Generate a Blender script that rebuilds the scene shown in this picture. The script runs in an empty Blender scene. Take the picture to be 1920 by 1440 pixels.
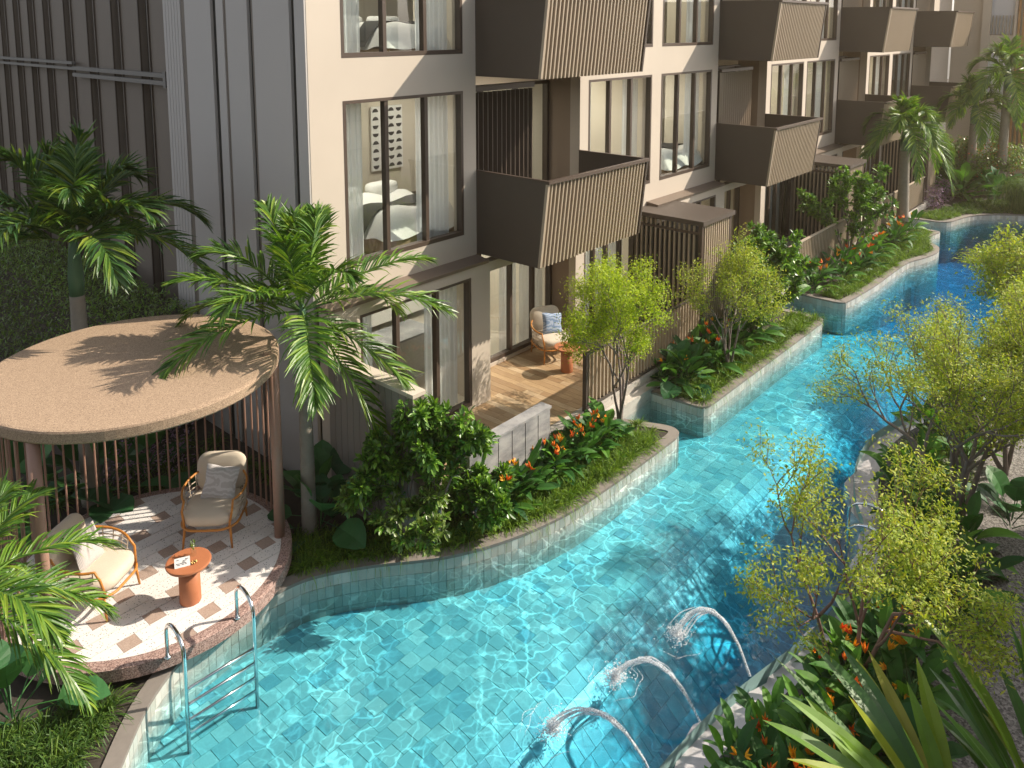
import bpy, math, random
import numpy as np
from mathutils import Vector, Matrix
from mathutils.geometry import tessellate_polygon
random.seed(7); rng = np.random.default_rng(7)
scene = bpy.context.scene
COL = scene.collection
R = math.radians

# ------------------------------------------------------------------ camera
cam_d = bpy.data.cameras.new('camera'); cam = bpy.data.objects.new('camera', cam_d); COL.objects.link(cam)
right = Vector((0.65294, -0.75754, 0.0)); fwd = Vector((0.75138, 0.64759, -0.12599)).normalized()
right.normalize(); up = right.cross(fwd).normalized()
m = Matrix((right, up, -fwd)).transposed().to_4x4(); m.translation = (0, 0, 6.77)
cam.matrix_world = m
cam_d.sensor_width = 36; cam_d.lens = 36 * 1496 / 1920
cam_d.shift_x = -10 / 1920; cam_d.shift_y = -480 / 1920
cam_d.clip_start = 0.05; cam_d.clip_end = 400
scene.camera = cam

# ------------------------------------------------------------------ light
SUN = Vector((1.07, -0.75, 1.0)).normalized()
elev = math.asin(SUN.z); az = math.atan2(SUN.x, SUN.y)
w = bpy.data.worlds.new('World'); scene.world = w; w.use_nodes = True
nt = w.node_tree; nt.nodes.clear()
sky = nt.nodes.new('ShaderNodeTexSky'); sky.sky_type = 'NISHITA'; sky.sun_disc = False
sky.sun_elevation = elev; sky.sun_rotation = az; sky.air_density = 1.0; sky.dust_density = 2.0; sky.ozone_density = 1.0
bg = nt.nodes.new('ShaderNodeBackground'); bg.inputs[1].default_value = 0.14
wo = nt.nodes.new('ShaderNodeOutputWorld')
hs = nt.nodes.new('ShaderNodeHueSaturation'); hs.inputs['Saturation'].default_value = 0.35; nt.links.new(sky.outputs[0], hs.inputs['Color']); nt.links.new(hs.outputs[0], bg.inputs[0]); nt.links.new(bg.outputs[0], wo.inputs[0])
sun_d = bpy.data.lights.new('sun', 'SUN'); sun_d.energy = 4.6; sun_d.angle = R(0.6); sun_d.color = (1.0, 0.89, 0.73)
sun = bpy.data.objects.new('sun', sun_d); COL.objects.link(sun)
sun.rotation_euler = SUN.to_track_quat('Z', 'Y').to_euler()
scene.view_settings.view_transform = 'Standard'; scene.view_settings.look = 'None'
scene.view_settings.exposure = 0.64; scene.view_settings.gamma = 1.0; scene.view_settings.use_curve_mapping = False
scene.cycles.max_bounces = 9; scene.cycles.transparent_max_bounces = 14
scene.cycles.caustics_reflective = False; scene.cycles.caustics_refractive = False

# ------------------------------------------------------------------ materials
def newmat(name):
    mt = bpy.data.materials.new(name); mt.use_nodes = True
    n = mt.node_tree; b = n.nodes['Principled BSDF']
    return mt, n, b
def mixcol(n, fac, a, b):
    mx = n.nodes.new('ShaderNodeMix'); mx.data_type = 'RGBA'
    if hasattr(fac, 'is_linked') or not isinstance(fac, (int, float)): n.links.new(fac, mx.inputs[0])
    else: mx.inputs[0].default_value = fac
    for i, c in ((6, a), (7, b)):
        if isinstance(c, tuple): mx.inputs[i].default_value = (*c, 1) if len(c) == 3 else c
        else: n.links.new(c, mx.inputs[i])
    return mx.outputs[2]
def noise(n, scale, detail=4, rough=0.55, coord='Object', stretch=None):
    tc = n.nodes.new('ShaderNodeTexCoord'); t = n.nodes.new('ShaderNodeTexNoise')
    t.inputs['Scale'].default_value = scale; t.inputs['Detail'].default_value = detail; t.inputs['Roughness'].default_value = rough
    src = tc.outputs[coord] if coord != 'World' else None
    if coord == 'World':
        g = n.nodes.new('ShaderNodeNewGeometry'); src = g.outputs['Position']
    if stretch:
        mp = n.nodes.new('ShaderNodeMapping'); mp.inputs['Scale'].default_value = stretch
        n.links.new(src, mp.inputs[0]); src = mp.outputs[0]
    n.links.new(src, t.inputs['Vector'])
    return t
def ramp(n, fac, stops):
    r = n.nodes.new('ShaderNodeValToRGB')
    e = r.color_ramp.elements
    while len(e) < len(stops): e.new(0.5)
    for i, (p, c) in enumerate(stops):
        e[i].position = p; e[i].color = (*c, 1)
    n.links.new(fac, r.inputs[0]); return r.outputs[0]
def bump(n, h, b, strength=0.2, dist=0.01):
    bp = n.nodes.new('ShaderNodeBump'); bp.inputs['Strength'].default_value = strength; bp.inputs['Distance'].default_value = dist
    n.links.new(h, bp.inputs['Height']); n.links.new(bp.outputs[0], b.inputs['Normal'])
def gpos(n):
    g = n.nodes.new('ShaderNodeNewGeometry'); return g.outputs['Position']
def plain(name, col, rough=0.7, var=0.12, scale=3.0, metal=0.0, bumpy=0.0, bscale=60, spec=0.5):
    mt, n, b = newmat(name)
    t = noise(n, scale, coord='World')
    c = mixcol(n, t.outputs[0], tuple(x * (1 - var) for x in col), tuple(min(1, x * (1 + var)) for x in col))
    n.links.new(c, b.inputs['Base Color']); b.inputs['Roughness'].default_value = rough; b.inputs['Metallic'].default_value = metal
    b.inputs['Specular IOR Level'].default_value = spec
    if bumpy:
        t2 = noise(n, bscale, 3, coord='World'); bump(n, t2.outputs[0], b, bumpy, 0.005)
    return mt
def island(name, cols, rough=0.5, trans=0.0, scale=2.0, bumpy=0, bscale=80, spec=0.4, obj=False, noisefac=0.25):
    """colour picked per loose piece, with slow noise on top; optional light through the leaf"""
    mt, n, b = newmat(name)
    if obj:
        oi = n.nodes.new('ShaderNodeObjectInfo'); g = n.nodes.new('ShaderNodeNewGeometry')
        ad = n.nodes.new('ShaderNodeMath'); ad.operation = 'ADD'; n.links.new(oi.outputs['Random'], ad.inputs[0]); n.links.new(g.outputs['Random Per Island'], ad.inputs[1])
        fr = n.nodes.new('ShaderNodeMath'); fr.operation = 'FRACT'; n.links.new(ad.outputs[0], fr.inputs[0]); f = fr.outputs[0]
    else:
        g = n.nodes.new('ShaderNodeNewGeometry'); f = g.outputs['Random Per Island']
    k = len(cols)
    c = ramp(n, f, [(i / (k - 1) if k > 1 else 0, cc) for i, cc in enumerate(cols)])
    t = noise(n, scale, 3, coord='World')
    dk = mixcol(n, t.outputs[0], (1 - noisefac * 1.6,) * 3, (1 + noisefac,) * 3)
    mu = n.nodes.new('ShaderNodeMix'); mu.data_type = 'RGBA'; mu.blend_type = 'MULTIPLY'; mu.inputs[0].default_value = 1
    n.links.new(c, mu.inputs[6]); n.links.new(dk, mu.inputs[7]); c = mu.outputs[2]
    n.links.new(c, b.inputs['Base Color']); b.inputs['Roughness'].default_value = rough; b.inputs['Specular IOR Level'].default_value = spec
    if bumpy:
        t2 = noise(n, bscale, 4, coord='World'); bump(n, t2.outputs[0], b, bumpy, 0.005)
    if trans:
        tr = n.nodes.new('ShaderNodeBsdfTranslucent'); mx = n.nodes.new('ShaderNodeMixShader'); mx.inputs[0].default_value = trans
        hs = n.nodes.new('ShaderNodeMix'); hs.data_type = 'RGBA'; hs.blend_type = 'MULTIPLY'; hs.inputs[0].default_value = 1
        n.links.new(c, hs.inputs[6]); hs.inputs[7].default_value = (1.5, 1.5, 0.6, 1); n.links.new(hs.outputs[2], tr.inputs[0])
        n.links.new(b.outputs[0], mx.inputs[1]); n.links.new(tr.outputs[0], mx.inputs[2])
        n.links.new(mx.outputs[0], n.nodes['Material Output'].inputs[0])
    return mt
M = {}
M['plaster'] = plain('cream_plaster', (0.53, 0.46, 0.385), 0.85, 0.09, 0.9, bumpy=0.05, bscale=90)
M['plaster_brown'] = plain('taupe_plaster', (0.29, 0.215, 0.16), 0.8, 0.05, 0.8)
M['grey_wall'] = plain('grey_cladding', (0.46, 0.43, 0.405), 0.6, 0.05, 0.5)
M['dark_wall'] = plain('dark_brown_cladding', (0.17, 0.14, 0.115), 0.6, 0.06, 0.6)
M['black'] = plain('black_metal', (0.02, 0.02, 0.018), 0.5, 0.05)
M['bronze'] = plain('bronze_paint', (0.075, 0.052, 0.040), 0.45, 0.06, 1.5)
M['bronze_light'] = plain('taupe_metal_paint', (0.40, 0.325, 0.245), 0.5, 0.06, 1.5)
M['bronze_mid'] = plain('brown_metal_paint', (0.072, 0.055, 0.044), 0.5, 0.06, 1.5)
M['ledge'] = plain('brown_flashing', (0.17, 0.13, 0.10), 0.5, 0.06, 1.5)
M['fence_grey'] = plain('taupe_fence_paint', (0.24, 0.215, 0.19), 0.6, 0.06, 0.8)
M['rail_grey'] = plain('grey_rail_paint', (0.17, 0.16, 0.15), 0.5, 0.05)
M['interior'] = plain('interior_beige_paint', (0.66, 0.60, 0.51), 0.8, 0.04, 0.8)
M['floor_in'] = plain('interior_floor', (0.55, 0.50, 0.42), 0.35, 0.06, 2)
M['soil'] = plain('dark_soil', (0.045, 0.036, 0.028), 0.95, 0.5, 12, bumpy=0.6, bscale=40)
M['coping'] = plain('grey_brown_coping', (0.21, 0.185, 0.165), 0.85, 0.18, 9, bumpy=0.2, bscale=120)
M['bark_grey'] = plain('grey_bark', (0.20, 0.165, 0.155), 0.85, 0.3, 18, bumpy=0.4, bscale=60)
M['bark_red'] = plain('reddish_bark', (0.21, 0.12, 0.10), 0.85, 0.3, 18, bumpy=0.4, bscale=60)
M['cushion'] = plain('cream_fabric', (0.60, 0.52, 0.42), 0.95, 0.05, 5, bumpy=0.25, bscale=350)
M['rattan'] = plain('orange_rattan', (0.50, 0.20, 0.035), 0.45, 0.2, 14)
M['weave'] = plain('beige_weave', (0.48, 0.40, 0.32), 0.7, 0.15, 20)
M['terracotta'] = plain('terracotta_paint', (0.42, 0.15, 0.065), 0.6, 0.06, 6)
M['steel'] = plain('polished_steel', (0.72, 0.76, 0.78), 0.12, 0.03, 2, metal=1.0)
M['white_fabric'] = plain('white_bedding', (0.78, 0.77, 0.76), 0.9, 0.04, 5)
M['dark_fabric'] = plain('dark_throw', (0.05, 0.05, 0.052), 0.9, 0.2, 30)
M['paper'] = plain('white_paper', (0.8, 0.8, 0.8), 0.6, 0.02)
M['ink'] = plain('black_print', (0.03, 0.03, 0.035), 0.6, 0.1)
M['rod'] = plain('copper_paint', (0.34, 0.20, 0.15), 0.5, 0.08, 3)
M['cove'] = plain('pale_wood', (0.35, 0.25, 0.17), 0.5, 0.1, 3)
M['gold'] = plain('brass', (0.6, 0.4, 0.15), 0.3, 0.1, 3, metal=0.8)

def speckle(name, cols, scale, rough=0.8, bumpy=0.4):
    mt, n, b = newmat(name)
    v = n.nodes.new('ShaderNodeTexVoronoi'); v.inputs['Scale'].default_value = scale
    n.links.new(gpos(n), v.inputs['Vector'])
    sp = n.nodes.new('ShaderNodeSeparateColor'); n.links.new(v.outputs['Color'], sp.inputs[0])
    k = len(cols); c = ramp(n, sp.outputs[0], [(i / (k - 1), cc) for i, cc in enumerate(cols)])
    t = noise(n, 1.3, 3, coord='World'); c = mixcol(n, t.outputs[0], c, c)
    n.links.new(c, b.inputs['Base Color']); b.inputs['Roughness'].default_value = rough
    bump(n, v.outputs['Distance'], b, bumpy, 0.006)
    return mt
M['canopy'] = speckle('tan_pebble_render', [(0.19, 0.125, 0.085), (0.36, 0.255, 0.17), (0.47, 0.34, 0.235)], 150)
M['curb'] = speckle('pink_granite', [(0.12, 0.07, 0.06), (0.34, 0.22, 0.19), (0.50, 0.36, 0.32)], 95)
M['gravel'] = speckle('grey_pebble_wash', [(0.06, 0.055, 0.05), (0.17, 0.155, 0.145), (0.29, 0.265, 0.25)], 48, 0.85, 0.8)
M['pebble'] = speckle('black_pebbles', [(0.012, 0.012, 0.012), (0.04, 0.042, 0.045), (0.10, 0.105, 0.11)], 32, 0.6, 1.0)
M['brown_granite'] = speckle('brown_granite', [(0.32, 0.235, 0.195), (0.40, 0.30, 0.25), (0.48, 0.37, 0.31)], 160, 0.6, 0.1)

def terrazzo():
    mt, n, b = newmat('white_terrazzo')
    v = n.nodes.new('ShaderNodeTexVoronoi'); v.inputs['Scale'].default_value = 34; n.links.new(gpos(n), v.inputs['Vector'])
    t = n.nodes.new('ShaderNodeMath'); t.operation = 'LESS_THAN'; t.inputs[1].default_value = 0.19; n.links.new(v.outputs['Distance'], t.inputs[0])
    c = mixcol(n, t.outputs[0], (0.76, 0.73, 0.71), (0.05, 0.05, 0.055))
    n.links.new(c, b.inputs['Base Color']); b.inputs['Roughness'].default_value = 0.55
    return mt
M['terrazzo'] = terrazzo()
def travertine(name, a, c2):
    mt, n, b = newmat(name)
    t = noise(n, 2.5, 8, 0.65, 'World', (1, 1, 2.6))
    c = mixcol(n, ramp(n, t.outputs[0], [(0.35, (0, 0, 0)), (0.65, (1, 1, 1))]), a, c2)
    t2 = noise(n, 9, 3, 0.6, 'World', (1, 1, 0.7)); pits = ramp(n, t2.outputs[0], [(0.69, (0, 0, 0)), (0.72, (1, 1, 1))])
    c = mixcol(n, pits, c, (0.09, 0.07, 0.06))
    n.links.new(c, b.inputs['Base Color']); b.inputs['Roughness'].default_value = 0.55
    return mt
M['travertine'] = travertine('travertine', (0.56, 0.52, 0.47), (0.40, 0.365, 0.33))
M['marble'] = travertine('grey_marble', (0.38, 0.37, 0.365), (0.18, 0.18, 0.19))
def wood():
    mt, n, b = newmat('oak_deck')
    oi = n.nodes.new('ShaderNodeObjectInfo')
    c = ramp(n, oi.outputs['Random'], [(0, (0.30, 0.19, 0.10)), (0.3, (0.46, 0.32, 0.18)), (0.6, (0.37, 0.25, 0.14)), (0.85, (0.56, 0.43, 0.28)), (1, (0.42, 0.29, 0.17))])
    t = noise(n, 6, 6, 0.65, 'World', (7, 0.7, 1))
    c = mixcol(n, ramp(n, t.outputs[0], [(0.4, (0, 0, 0)), (0.7, (0.6, 0.6, 0.6))]), c, (0.22, 0.13, 0.07))
    n.links.new(c, b.inputs['Base Color']); b.inputs['Roughness'].default_value = 0.5
    bump(n, t.outputs[0], b, 0.15, 0.004); return mt
M['wood'] = wood()
M['tile_wall'] = island('pool_wall_tile', [(0.36, 0.34, 0.29), (0.50, 0.47, 0.42), (0.43, 0.42, 0.37), (0.60, 0.57, 0.52), (0.40, 0.42, 0.38)], 0.3, 0, 6, 0.15, 30, obj=True, noisefac=0.15)
M['tile_floor'] = island('pool_floor_tile', [(0.171, 0.460, 0.495), (0.299, 0.607, 0.609), (0.214, 0.524, 0.552), (0.370, 0.681, 0.666), (0.256, 0.570, 0.590), (0.143, 0.414, 0.476)], 0.3, 0, 1.0, obj=True, noisefac=0.18)
M['grout'] = plain('pool_grout', (0.28, 0.45, 0.45), 0.8, 0.1, 4)
M['wet_stone'] = plain('pale_wet_coping', (0.50, 0.48, 0.50), 0.12, 0.18, 6, bumpy=0.3, bscale=14, spec=0.8)
# leaves
M['palm'] = island('palm_leaflet', [(0.045, 0.123, 0.018), (0.083, 0.189, 0.023), (0.150, 0.275, 0.029), (0.255, 0.348, 0.039)], 0.38, 0.30, 3, spec=0.55)
M['palm_dark'] = island('dark_palm_leaflet', [(0.030, 0.090, 0.027), (0.053, 0.128, 0.030), (0.090, 0.180, 0.030), (0.210, 0.270, 0.030)], 0.38, 0.30, 3, spec=0.55)
M['lime'] = island('lime_leaf', [(0.189, 0.304, 0.022), (0.319, 0.450, 0.024), (0.435, 0.551, 0.026), (0.551, 0.609, 0.036)], 0.55, 0.38, 2)
M['lime_g'] = island('lime_green_leaf', [(0.180, 0.264, 0.033), (0.300, 0.403, 0.044), (0.420, 0.496, 0.055), (0.540, 0.527, 0.066)], 0.55, 0.38, 2)
M['shrub'] = island('glossy_shrub_leaf', [(0.040, 0.104, 0.023), (0.080, 0.192, 0.029), (0.144, 0.288, 0.033), (0.240, 0.416, 0.046)], 0.35, 0.25, 2.5, spec=0.6)
M['shrub_olive'] = island('olive_shrub_leaf', [(0.078, 0.125, 0.034), (0.129, 0.202, 0.043), (0.207, 0.288, 0.054), (0.172, 0.365, 0.046)], 0.35, 0.25, 2.5, spec=0.6)
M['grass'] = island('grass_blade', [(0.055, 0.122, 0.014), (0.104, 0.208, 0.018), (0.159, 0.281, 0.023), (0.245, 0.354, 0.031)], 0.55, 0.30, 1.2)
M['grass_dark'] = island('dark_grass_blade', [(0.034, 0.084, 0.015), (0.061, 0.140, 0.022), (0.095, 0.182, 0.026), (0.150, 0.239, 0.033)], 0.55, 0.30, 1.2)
M['broad'] = island('broad_leaf', [(0.022, 0.088, 0.023), (0.038, 0.136, 0.026), (0.068, 0.192, 0.029), (0.120, 0.288, 0.033)], 0.52, 0.25, 3, obj=True, spec=0.3)
M['taro'] = island('elephant_ear_leaf', [(0.027, 0.105, 0.039), (0.045, 0.150, 0.052), (0.075, 0.225, 0.058)], 0.5, 0.2, 4, obj=True, spec=0.3)
M['strap'] = island('strap_leaf', [(0.070, 0.182, 0.060), (0.126, 0.266, 0.060), (0.224, 0.364, 0.036), (0.392, 0.364, 0.036)], 0.35, 0.3, 5, obj=True, spec=0.6)
M['orange'] = island('orange_petal', [(0.80, 0.10, 0.01), (0.90, 0.22, 0.01), (0.95, 0.38, 0.02), (0.85, 0.06, 0.02)], 0.5, 0.2, 3, obj=True)
M['yellow'] = island('yellow_petal', [(0.95, 0.42, 0.01), (0.95, 0.58, 0.03), (0.9, 0.3, 0.01)], 0.5, 0.2, 3, obj=True)
M['purple'] = island('purple_flower', [(0.22, 0.12, 0.25), (0.35, 0.22, 0.38), (0.12, 0.15, 0.06)], 0.7, 0.2, 3)
M['redflower'] = island('coral_flower', [(0.5, 0.08, 0.03), (0.65, 0.16, 0.08)], 0.7, 0.2, 3)
M['palm_trunk'] = plain('ringed_grey_trunk', (0.26, 0.23, 0.19), 0.9, 0.25, 10, bumpy=0.5, bscale=40)
M['crownshaft'] = plain('green_crownshaft', (0.07, 0.16, 0.085), 0.4, 0.15, 6)
M['leafstem'] = plain('green_stem', (0.09, 0.17, 0.04), 0.5, 0.15, 10)
M['timber'] = plain('warm_timber', (0.45, 0.24, 0.10), 0.6, 0.15, 5)

def front_only(n, fr, mx):
    g = n.nodes.new('ShaderNodeNewGeometry'); iv = n.nodes.new('ShaderNodeMath'); iv.operation = 'SUBTRACT'; iv.inputs[0].default_value = 1; n.links.new(g.outputs['Backfacing'], iv.inputs[1])
    mu = n.nodes.new('ShaderNodeMath'); mu.operation = 'MULTIPLY'; n.links.new(fr.outputs[0], mu.inputs[0]); n.links.new(iv.outputs[0], mu.inputs[1]); n.links.new(mu.outputs[0], mx.inputs[0])
def glassmat():
    mt, n, b = newmat('window_glass'); n.nodes.remove(b)
    fr = n.nodes.new('ShaderNodeFresnel'); fr.inputs[0].default_value = 2.0
    tr = n.nodes.new('ShaderNodeBsdfTransparent'); tr.inputs[0].default_value = (0.93, 0.96, 0.94, 1)
    gl = n.nodes.new('ShaderNodeBsdfGlossy'); gl.inputs['Roughness'].default_value = 0.01
    mx = n.nodes.new('ShaderNodeMixShader')
    front_only(n, fr, mx); n.links.new(tr.outputs[0], mx.inputs[1]); n.links.new(gl.outputs[0], mx.inputs[2])
    n.links.new(mx.outputs[0], n.nodes['Material Output'].inputs[0]); return mt
M['glass'] = glassmat()
def sheer():
    mt, n, b = newmat('sheer_curtain_fabric')
    tr = n.nodes.new('ShaderNodeBsdfTransparent'); tl = n.nodes.new('ShaderNodeBsdfTranslucent'); tl.inputs[0].default_value = (0.85, 0.86, 0.9, 1)
    b.inputs['Base Color'].default_value = (0.86, 0.86, 0.90, 1); b.inputs['Roughness'].default_value = 0.9
    m1 = n.nodes.new('ShaderNodeMixShader'); m1.inputs[0].default_value = 0.35; n.links.new(b.outputs[0], m1.inputs[1]); n.links.new(tl.outputs[0], m1.inputs[2])
    m2 = n.nodes.new('ShaderNodeMixShader'); m2.inputs[0].default_value = 0.18; n.links.new(m1.outputs[0], m2.inputs[1]); n.links.new(tr.outputs[0], m2.inputs[2])
    n.links.new(m2.outputs[0], n.nodes['Material Output'].inputs[0]); return mt
M['sheer'] = sheer()
def watermat():
    mt, n, b = newmat('pool_water'); n.nodes.remove(b)
    pos = gpos(n)
    # ripples: two noises and a finer one
    def nz(scale, detail, dist=0.0, stretch=(1, 1, 1)):
        mp = n.nodes.new('ShaderNodeMapping'); mp.inputs['Scale'].default_value = stretch; n.links.new(pos, mp.inputs[0])
        t = n.nodes.new('ShaderNodeTexNoise'); t.inputs['Scale'].default_value = scale; t.inputs['Detail'].default_value = detail; t.inputs['Distortion'].default_value = dist
        n.links.new(mp.outputs[0], t.inputs['Vector']); return t.outputs[0]
    a = nz(1.6, 3, 0.8); c = nz(7.0, 2, 0.4, (1, 1.4, 1))
    ad = n.nodes.new('ShaderNodeMath'); ad.operation = 'MULTIPLY_ADD'; n.links.new(c, ad.inputs[0]); ad.inputs[1].default_value = 0.22; n.links.new(a, ad.inputs[2])
    bp = n.nodes.new('ShaderNodeBump'); bp.inputs['Strength'].default_value = 0.5; bp.inputs['Distance'].default_value = 0.022; n.links.new(ad.outputs[0], bp.inputs['Height'])
    # caustic lines painted into the transparent colour: brighter along wavy cell borders
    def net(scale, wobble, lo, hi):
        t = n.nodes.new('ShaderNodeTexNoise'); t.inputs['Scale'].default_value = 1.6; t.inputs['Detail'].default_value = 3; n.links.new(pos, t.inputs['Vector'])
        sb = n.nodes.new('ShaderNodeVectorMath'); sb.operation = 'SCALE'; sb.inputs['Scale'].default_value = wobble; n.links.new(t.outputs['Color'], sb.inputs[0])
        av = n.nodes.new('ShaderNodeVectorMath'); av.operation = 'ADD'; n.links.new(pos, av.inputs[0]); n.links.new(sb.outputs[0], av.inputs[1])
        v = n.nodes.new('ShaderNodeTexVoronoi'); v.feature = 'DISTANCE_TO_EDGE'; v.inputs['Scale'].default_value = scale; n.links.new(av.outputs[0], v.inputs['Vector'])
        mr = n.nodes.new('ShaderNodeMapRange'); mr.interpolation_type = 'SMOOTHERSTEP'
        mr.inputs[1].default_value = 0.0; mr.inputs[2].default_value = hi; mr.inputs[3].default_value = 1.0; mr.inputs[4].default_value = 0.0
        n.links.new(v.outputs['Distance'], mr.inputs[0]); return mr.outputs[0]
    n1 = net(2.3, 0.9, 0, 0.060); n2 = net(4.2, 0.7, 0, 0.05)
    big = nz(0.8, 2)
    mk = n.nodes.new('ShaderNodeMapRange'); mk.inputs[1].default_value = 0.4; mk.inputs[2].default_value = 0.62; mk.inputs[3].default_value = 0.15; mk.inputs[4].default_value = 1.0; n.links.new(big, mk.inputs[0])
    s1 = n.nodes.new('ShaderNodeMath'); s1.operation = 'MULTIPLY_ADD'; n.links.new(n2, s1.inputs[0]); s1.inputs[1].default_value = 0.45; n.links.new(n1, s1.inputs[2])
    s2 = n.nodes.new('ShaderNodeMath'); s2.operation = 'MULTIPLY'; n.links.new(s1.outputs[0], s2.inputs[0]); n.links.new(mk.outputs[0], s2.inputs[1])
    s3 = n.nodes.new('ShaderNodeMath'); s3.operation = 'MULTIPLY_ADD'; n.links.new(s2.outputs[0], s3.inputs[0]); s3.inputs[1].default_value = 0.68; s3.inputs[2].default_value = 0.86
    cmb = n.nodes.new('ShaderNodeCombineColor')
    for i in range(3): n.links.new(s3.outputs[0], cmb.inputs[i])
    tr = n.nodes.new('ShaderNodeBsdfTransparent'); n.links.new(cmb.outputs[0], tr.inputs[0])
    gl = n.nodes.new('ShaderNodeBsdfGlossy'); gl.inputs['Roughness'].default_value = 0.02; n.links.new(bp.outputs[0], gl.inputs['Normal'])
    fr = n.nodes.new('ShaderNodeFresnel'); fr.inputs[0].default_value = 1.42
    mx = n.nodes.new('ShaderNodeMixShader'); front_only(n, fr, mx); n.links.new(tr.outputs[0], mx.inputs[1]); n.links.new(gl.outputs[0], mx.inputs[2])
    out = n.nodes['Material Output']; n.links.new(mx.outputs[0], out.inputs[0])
    va = n.nodes.new('ShaderNodeVolumeAbsorption'); va.inputs['Color'].default_value = (0.20, 0.79, 0.925, 1); va.inputs['Density'].default_value = 1.0
    n.links.new(va.outputs[0], out.inputs['Volume'])
    return mt
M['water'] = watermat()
def foam():
    mt, n, b = newmat('white_water')
    tr = n.nodes.new('ShaderNodeBsdfTransparent'); mx = n.nodes.new('ShaderNodeMixShader'); tl = n.nodes.new('ShaderNodeBsdfTranslucent'); tl.inputs[0].default_value = (.95, .97, 1, 1)
    m1 = n.nodes.new('ShaderNodeMixShader'); m1.inputs[0].default_value = 0.45; n.links.new(b.outputs[0], m1.inputs[1]); n.links.new(tl.outputs[0], m1.inputs[2])
    t = noise(n, 55, 3, coord='World'); f = ramp(n, t.outputs[0], [(0.36, (0, 0, 0)), (0.56, (1, 1, 1))])
    n.links.new(f, mx.inputs[0]); b.inputs['Base Color'].default_value = (0.95, 0.97, 1.0, 1); b.inputs['Roughness'].default_value = 0.5
    n.links.new(tr.outputs[0], mx.inputs[1]); n.links.new(m1.outputs[0], mx.inputs[2]); n.links.new(mx.outputs[0], n.nodes['Material Output'].inputs[0]); return mt
M['foam'] = foam()
def patterned(name, a, c2, kind):
    mt, n, b = newmat(name)
    tc = n.nodes.new('ShaderNodeTexCoord')
    if kind == 'leaf':
        wv = n.nodes.new('ShaderNodeTexWave'); wv.wave_type = 'RINGS'; wv.inputs['Scale'].default_value = 7; wv.inputs['Distortion'].default_value = 9; wv.inputs['Detail'].default_value = 2
    else:
        wv = n.nodes.new('ShaderNodeTexWave'); wv.inputs['Scale'].default_value = 34; wv.inputs['Distortion'].default_value = 1.5
    n.links.new(tc.outputs['Object'], wv.inputs['Vector'])
    c = mixcol(n, ramp(n, wv.outputs[0], [(0.35, (0, 0, 0)), (0.5, (1, 1, 1))]), a, c2)
    n.links.new(c, b.inputs['Base Color']); b.inputs['Roughness'].default_value = 0.9; return mt
M['pillow_leaf'] = patterned('leaf_print_fabric', (0.62, 0.60, 0.60), (0.50, 0.475, 0.47), 'leaf')
M['pillow_line'] = patterned('striped_print_fabric', (0.62, 0.57, 0.54), (0.36, 0.33, 0.33), 'line')
M['pillow_blue'] = patterned('blue_print_fabric', (0.17, 0.25, 0.40), (0.36, 0.43, 0.55), 'leaf')
# ------------------------------------------------------------------ helpers
def wloc(o):
    v = Vector((0, 0, 0))
    while o is not None: v = v + Vector(o.location); o = o.parent
    return v
def meshobj(name, V, F, mat, parent=None, smooth=False, local=False):
    me = bpy.data.meshes.new(name)
    V = np.asarray(V, dtype=np.float64).reshape(-1, 3)
    if parent is not None and not local:
        p = wloc(parent); V = V - np.array([p.x, p.y, p.z])
    if isinstance(F, np.ndarray):
        k = F.shape[1]; nF = len(F)
        me.vertices.add(len(V)); me.vertices.foreach_set('co', V.astype(np.float32).ravel())
        me.loops.add(nF * k); me.loops.foreach_set('vertex_index', F.astype(np.int32).ravel())
        me.polygons.add(nF); me.polygons.foreach_set('loop_start', np.arange(0, nF * k, k, dtype=np.int32))
        me.polygons.foreach_set('loop_total', np.full(nF, k, dtype=np.int32))
        me.update(calc_edges=True)
        if not smooth: me.polygons.foreach_set('use_smooth', [False] * nF)
    else:
        me.from_pydata(V.tolist(), [], F); me.update()
    if smooth: me.polygons.foreach_set('use_smooth', [True] * len(me.polygons))
    if mat is not None: me.materials.append(M[mat] if isinstance(mat, str) else mat)
    o = bpy.data.objects.new(name, me); COL.objects.link(o)
    if parent is not None: o.parent = parent
    return o
def tag(o, label=None, cat=None, group=None, kind=None):
    if label: o['label'] = label
    if cat: o['category'] = cat
    if group: o['group'] = group
    if kind: o['kind'] = kind
    return o
def thing(name, label, cat, loc=(0, 0, 0), rz=0, group=None):
    o = bpy.data.objects.new(name, None); COL.objects.link(o); o.location = loc; o.rotation_euler = (0, 0, rz); o.empty_display_size = 0.1
    return tag(o, label, cat, group)
def piece(name, me, parent, loc, rz=0.0, rot=None, scale=None):
    o = bpy.data.objects.new(name, me); COL.objects.link(o); o.parent = parent
    p = wloc(parent) if parent is not None else Vector((0, 0, 0))
    o.location = Vector(loc) - p; o.rotation_euler = rot or (0, 0, rz)
    if scale: o.scale = scale
    return o
def copy_tree(o, parent=None, loc=None, rz=None, label=None, group=None):
    c = o.copy(); COL.objects.link(c)
    if parent is not None: c.parent = parent
    if loc is not None: c.location = loc
    if rz is not None: c.rotation_euler = (0, 0, rz)
    if label: c['label'] = label
    if group: c['group'] = group
    for ch in list(o.children): copy_tree(ch, c)
    return c
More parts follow.
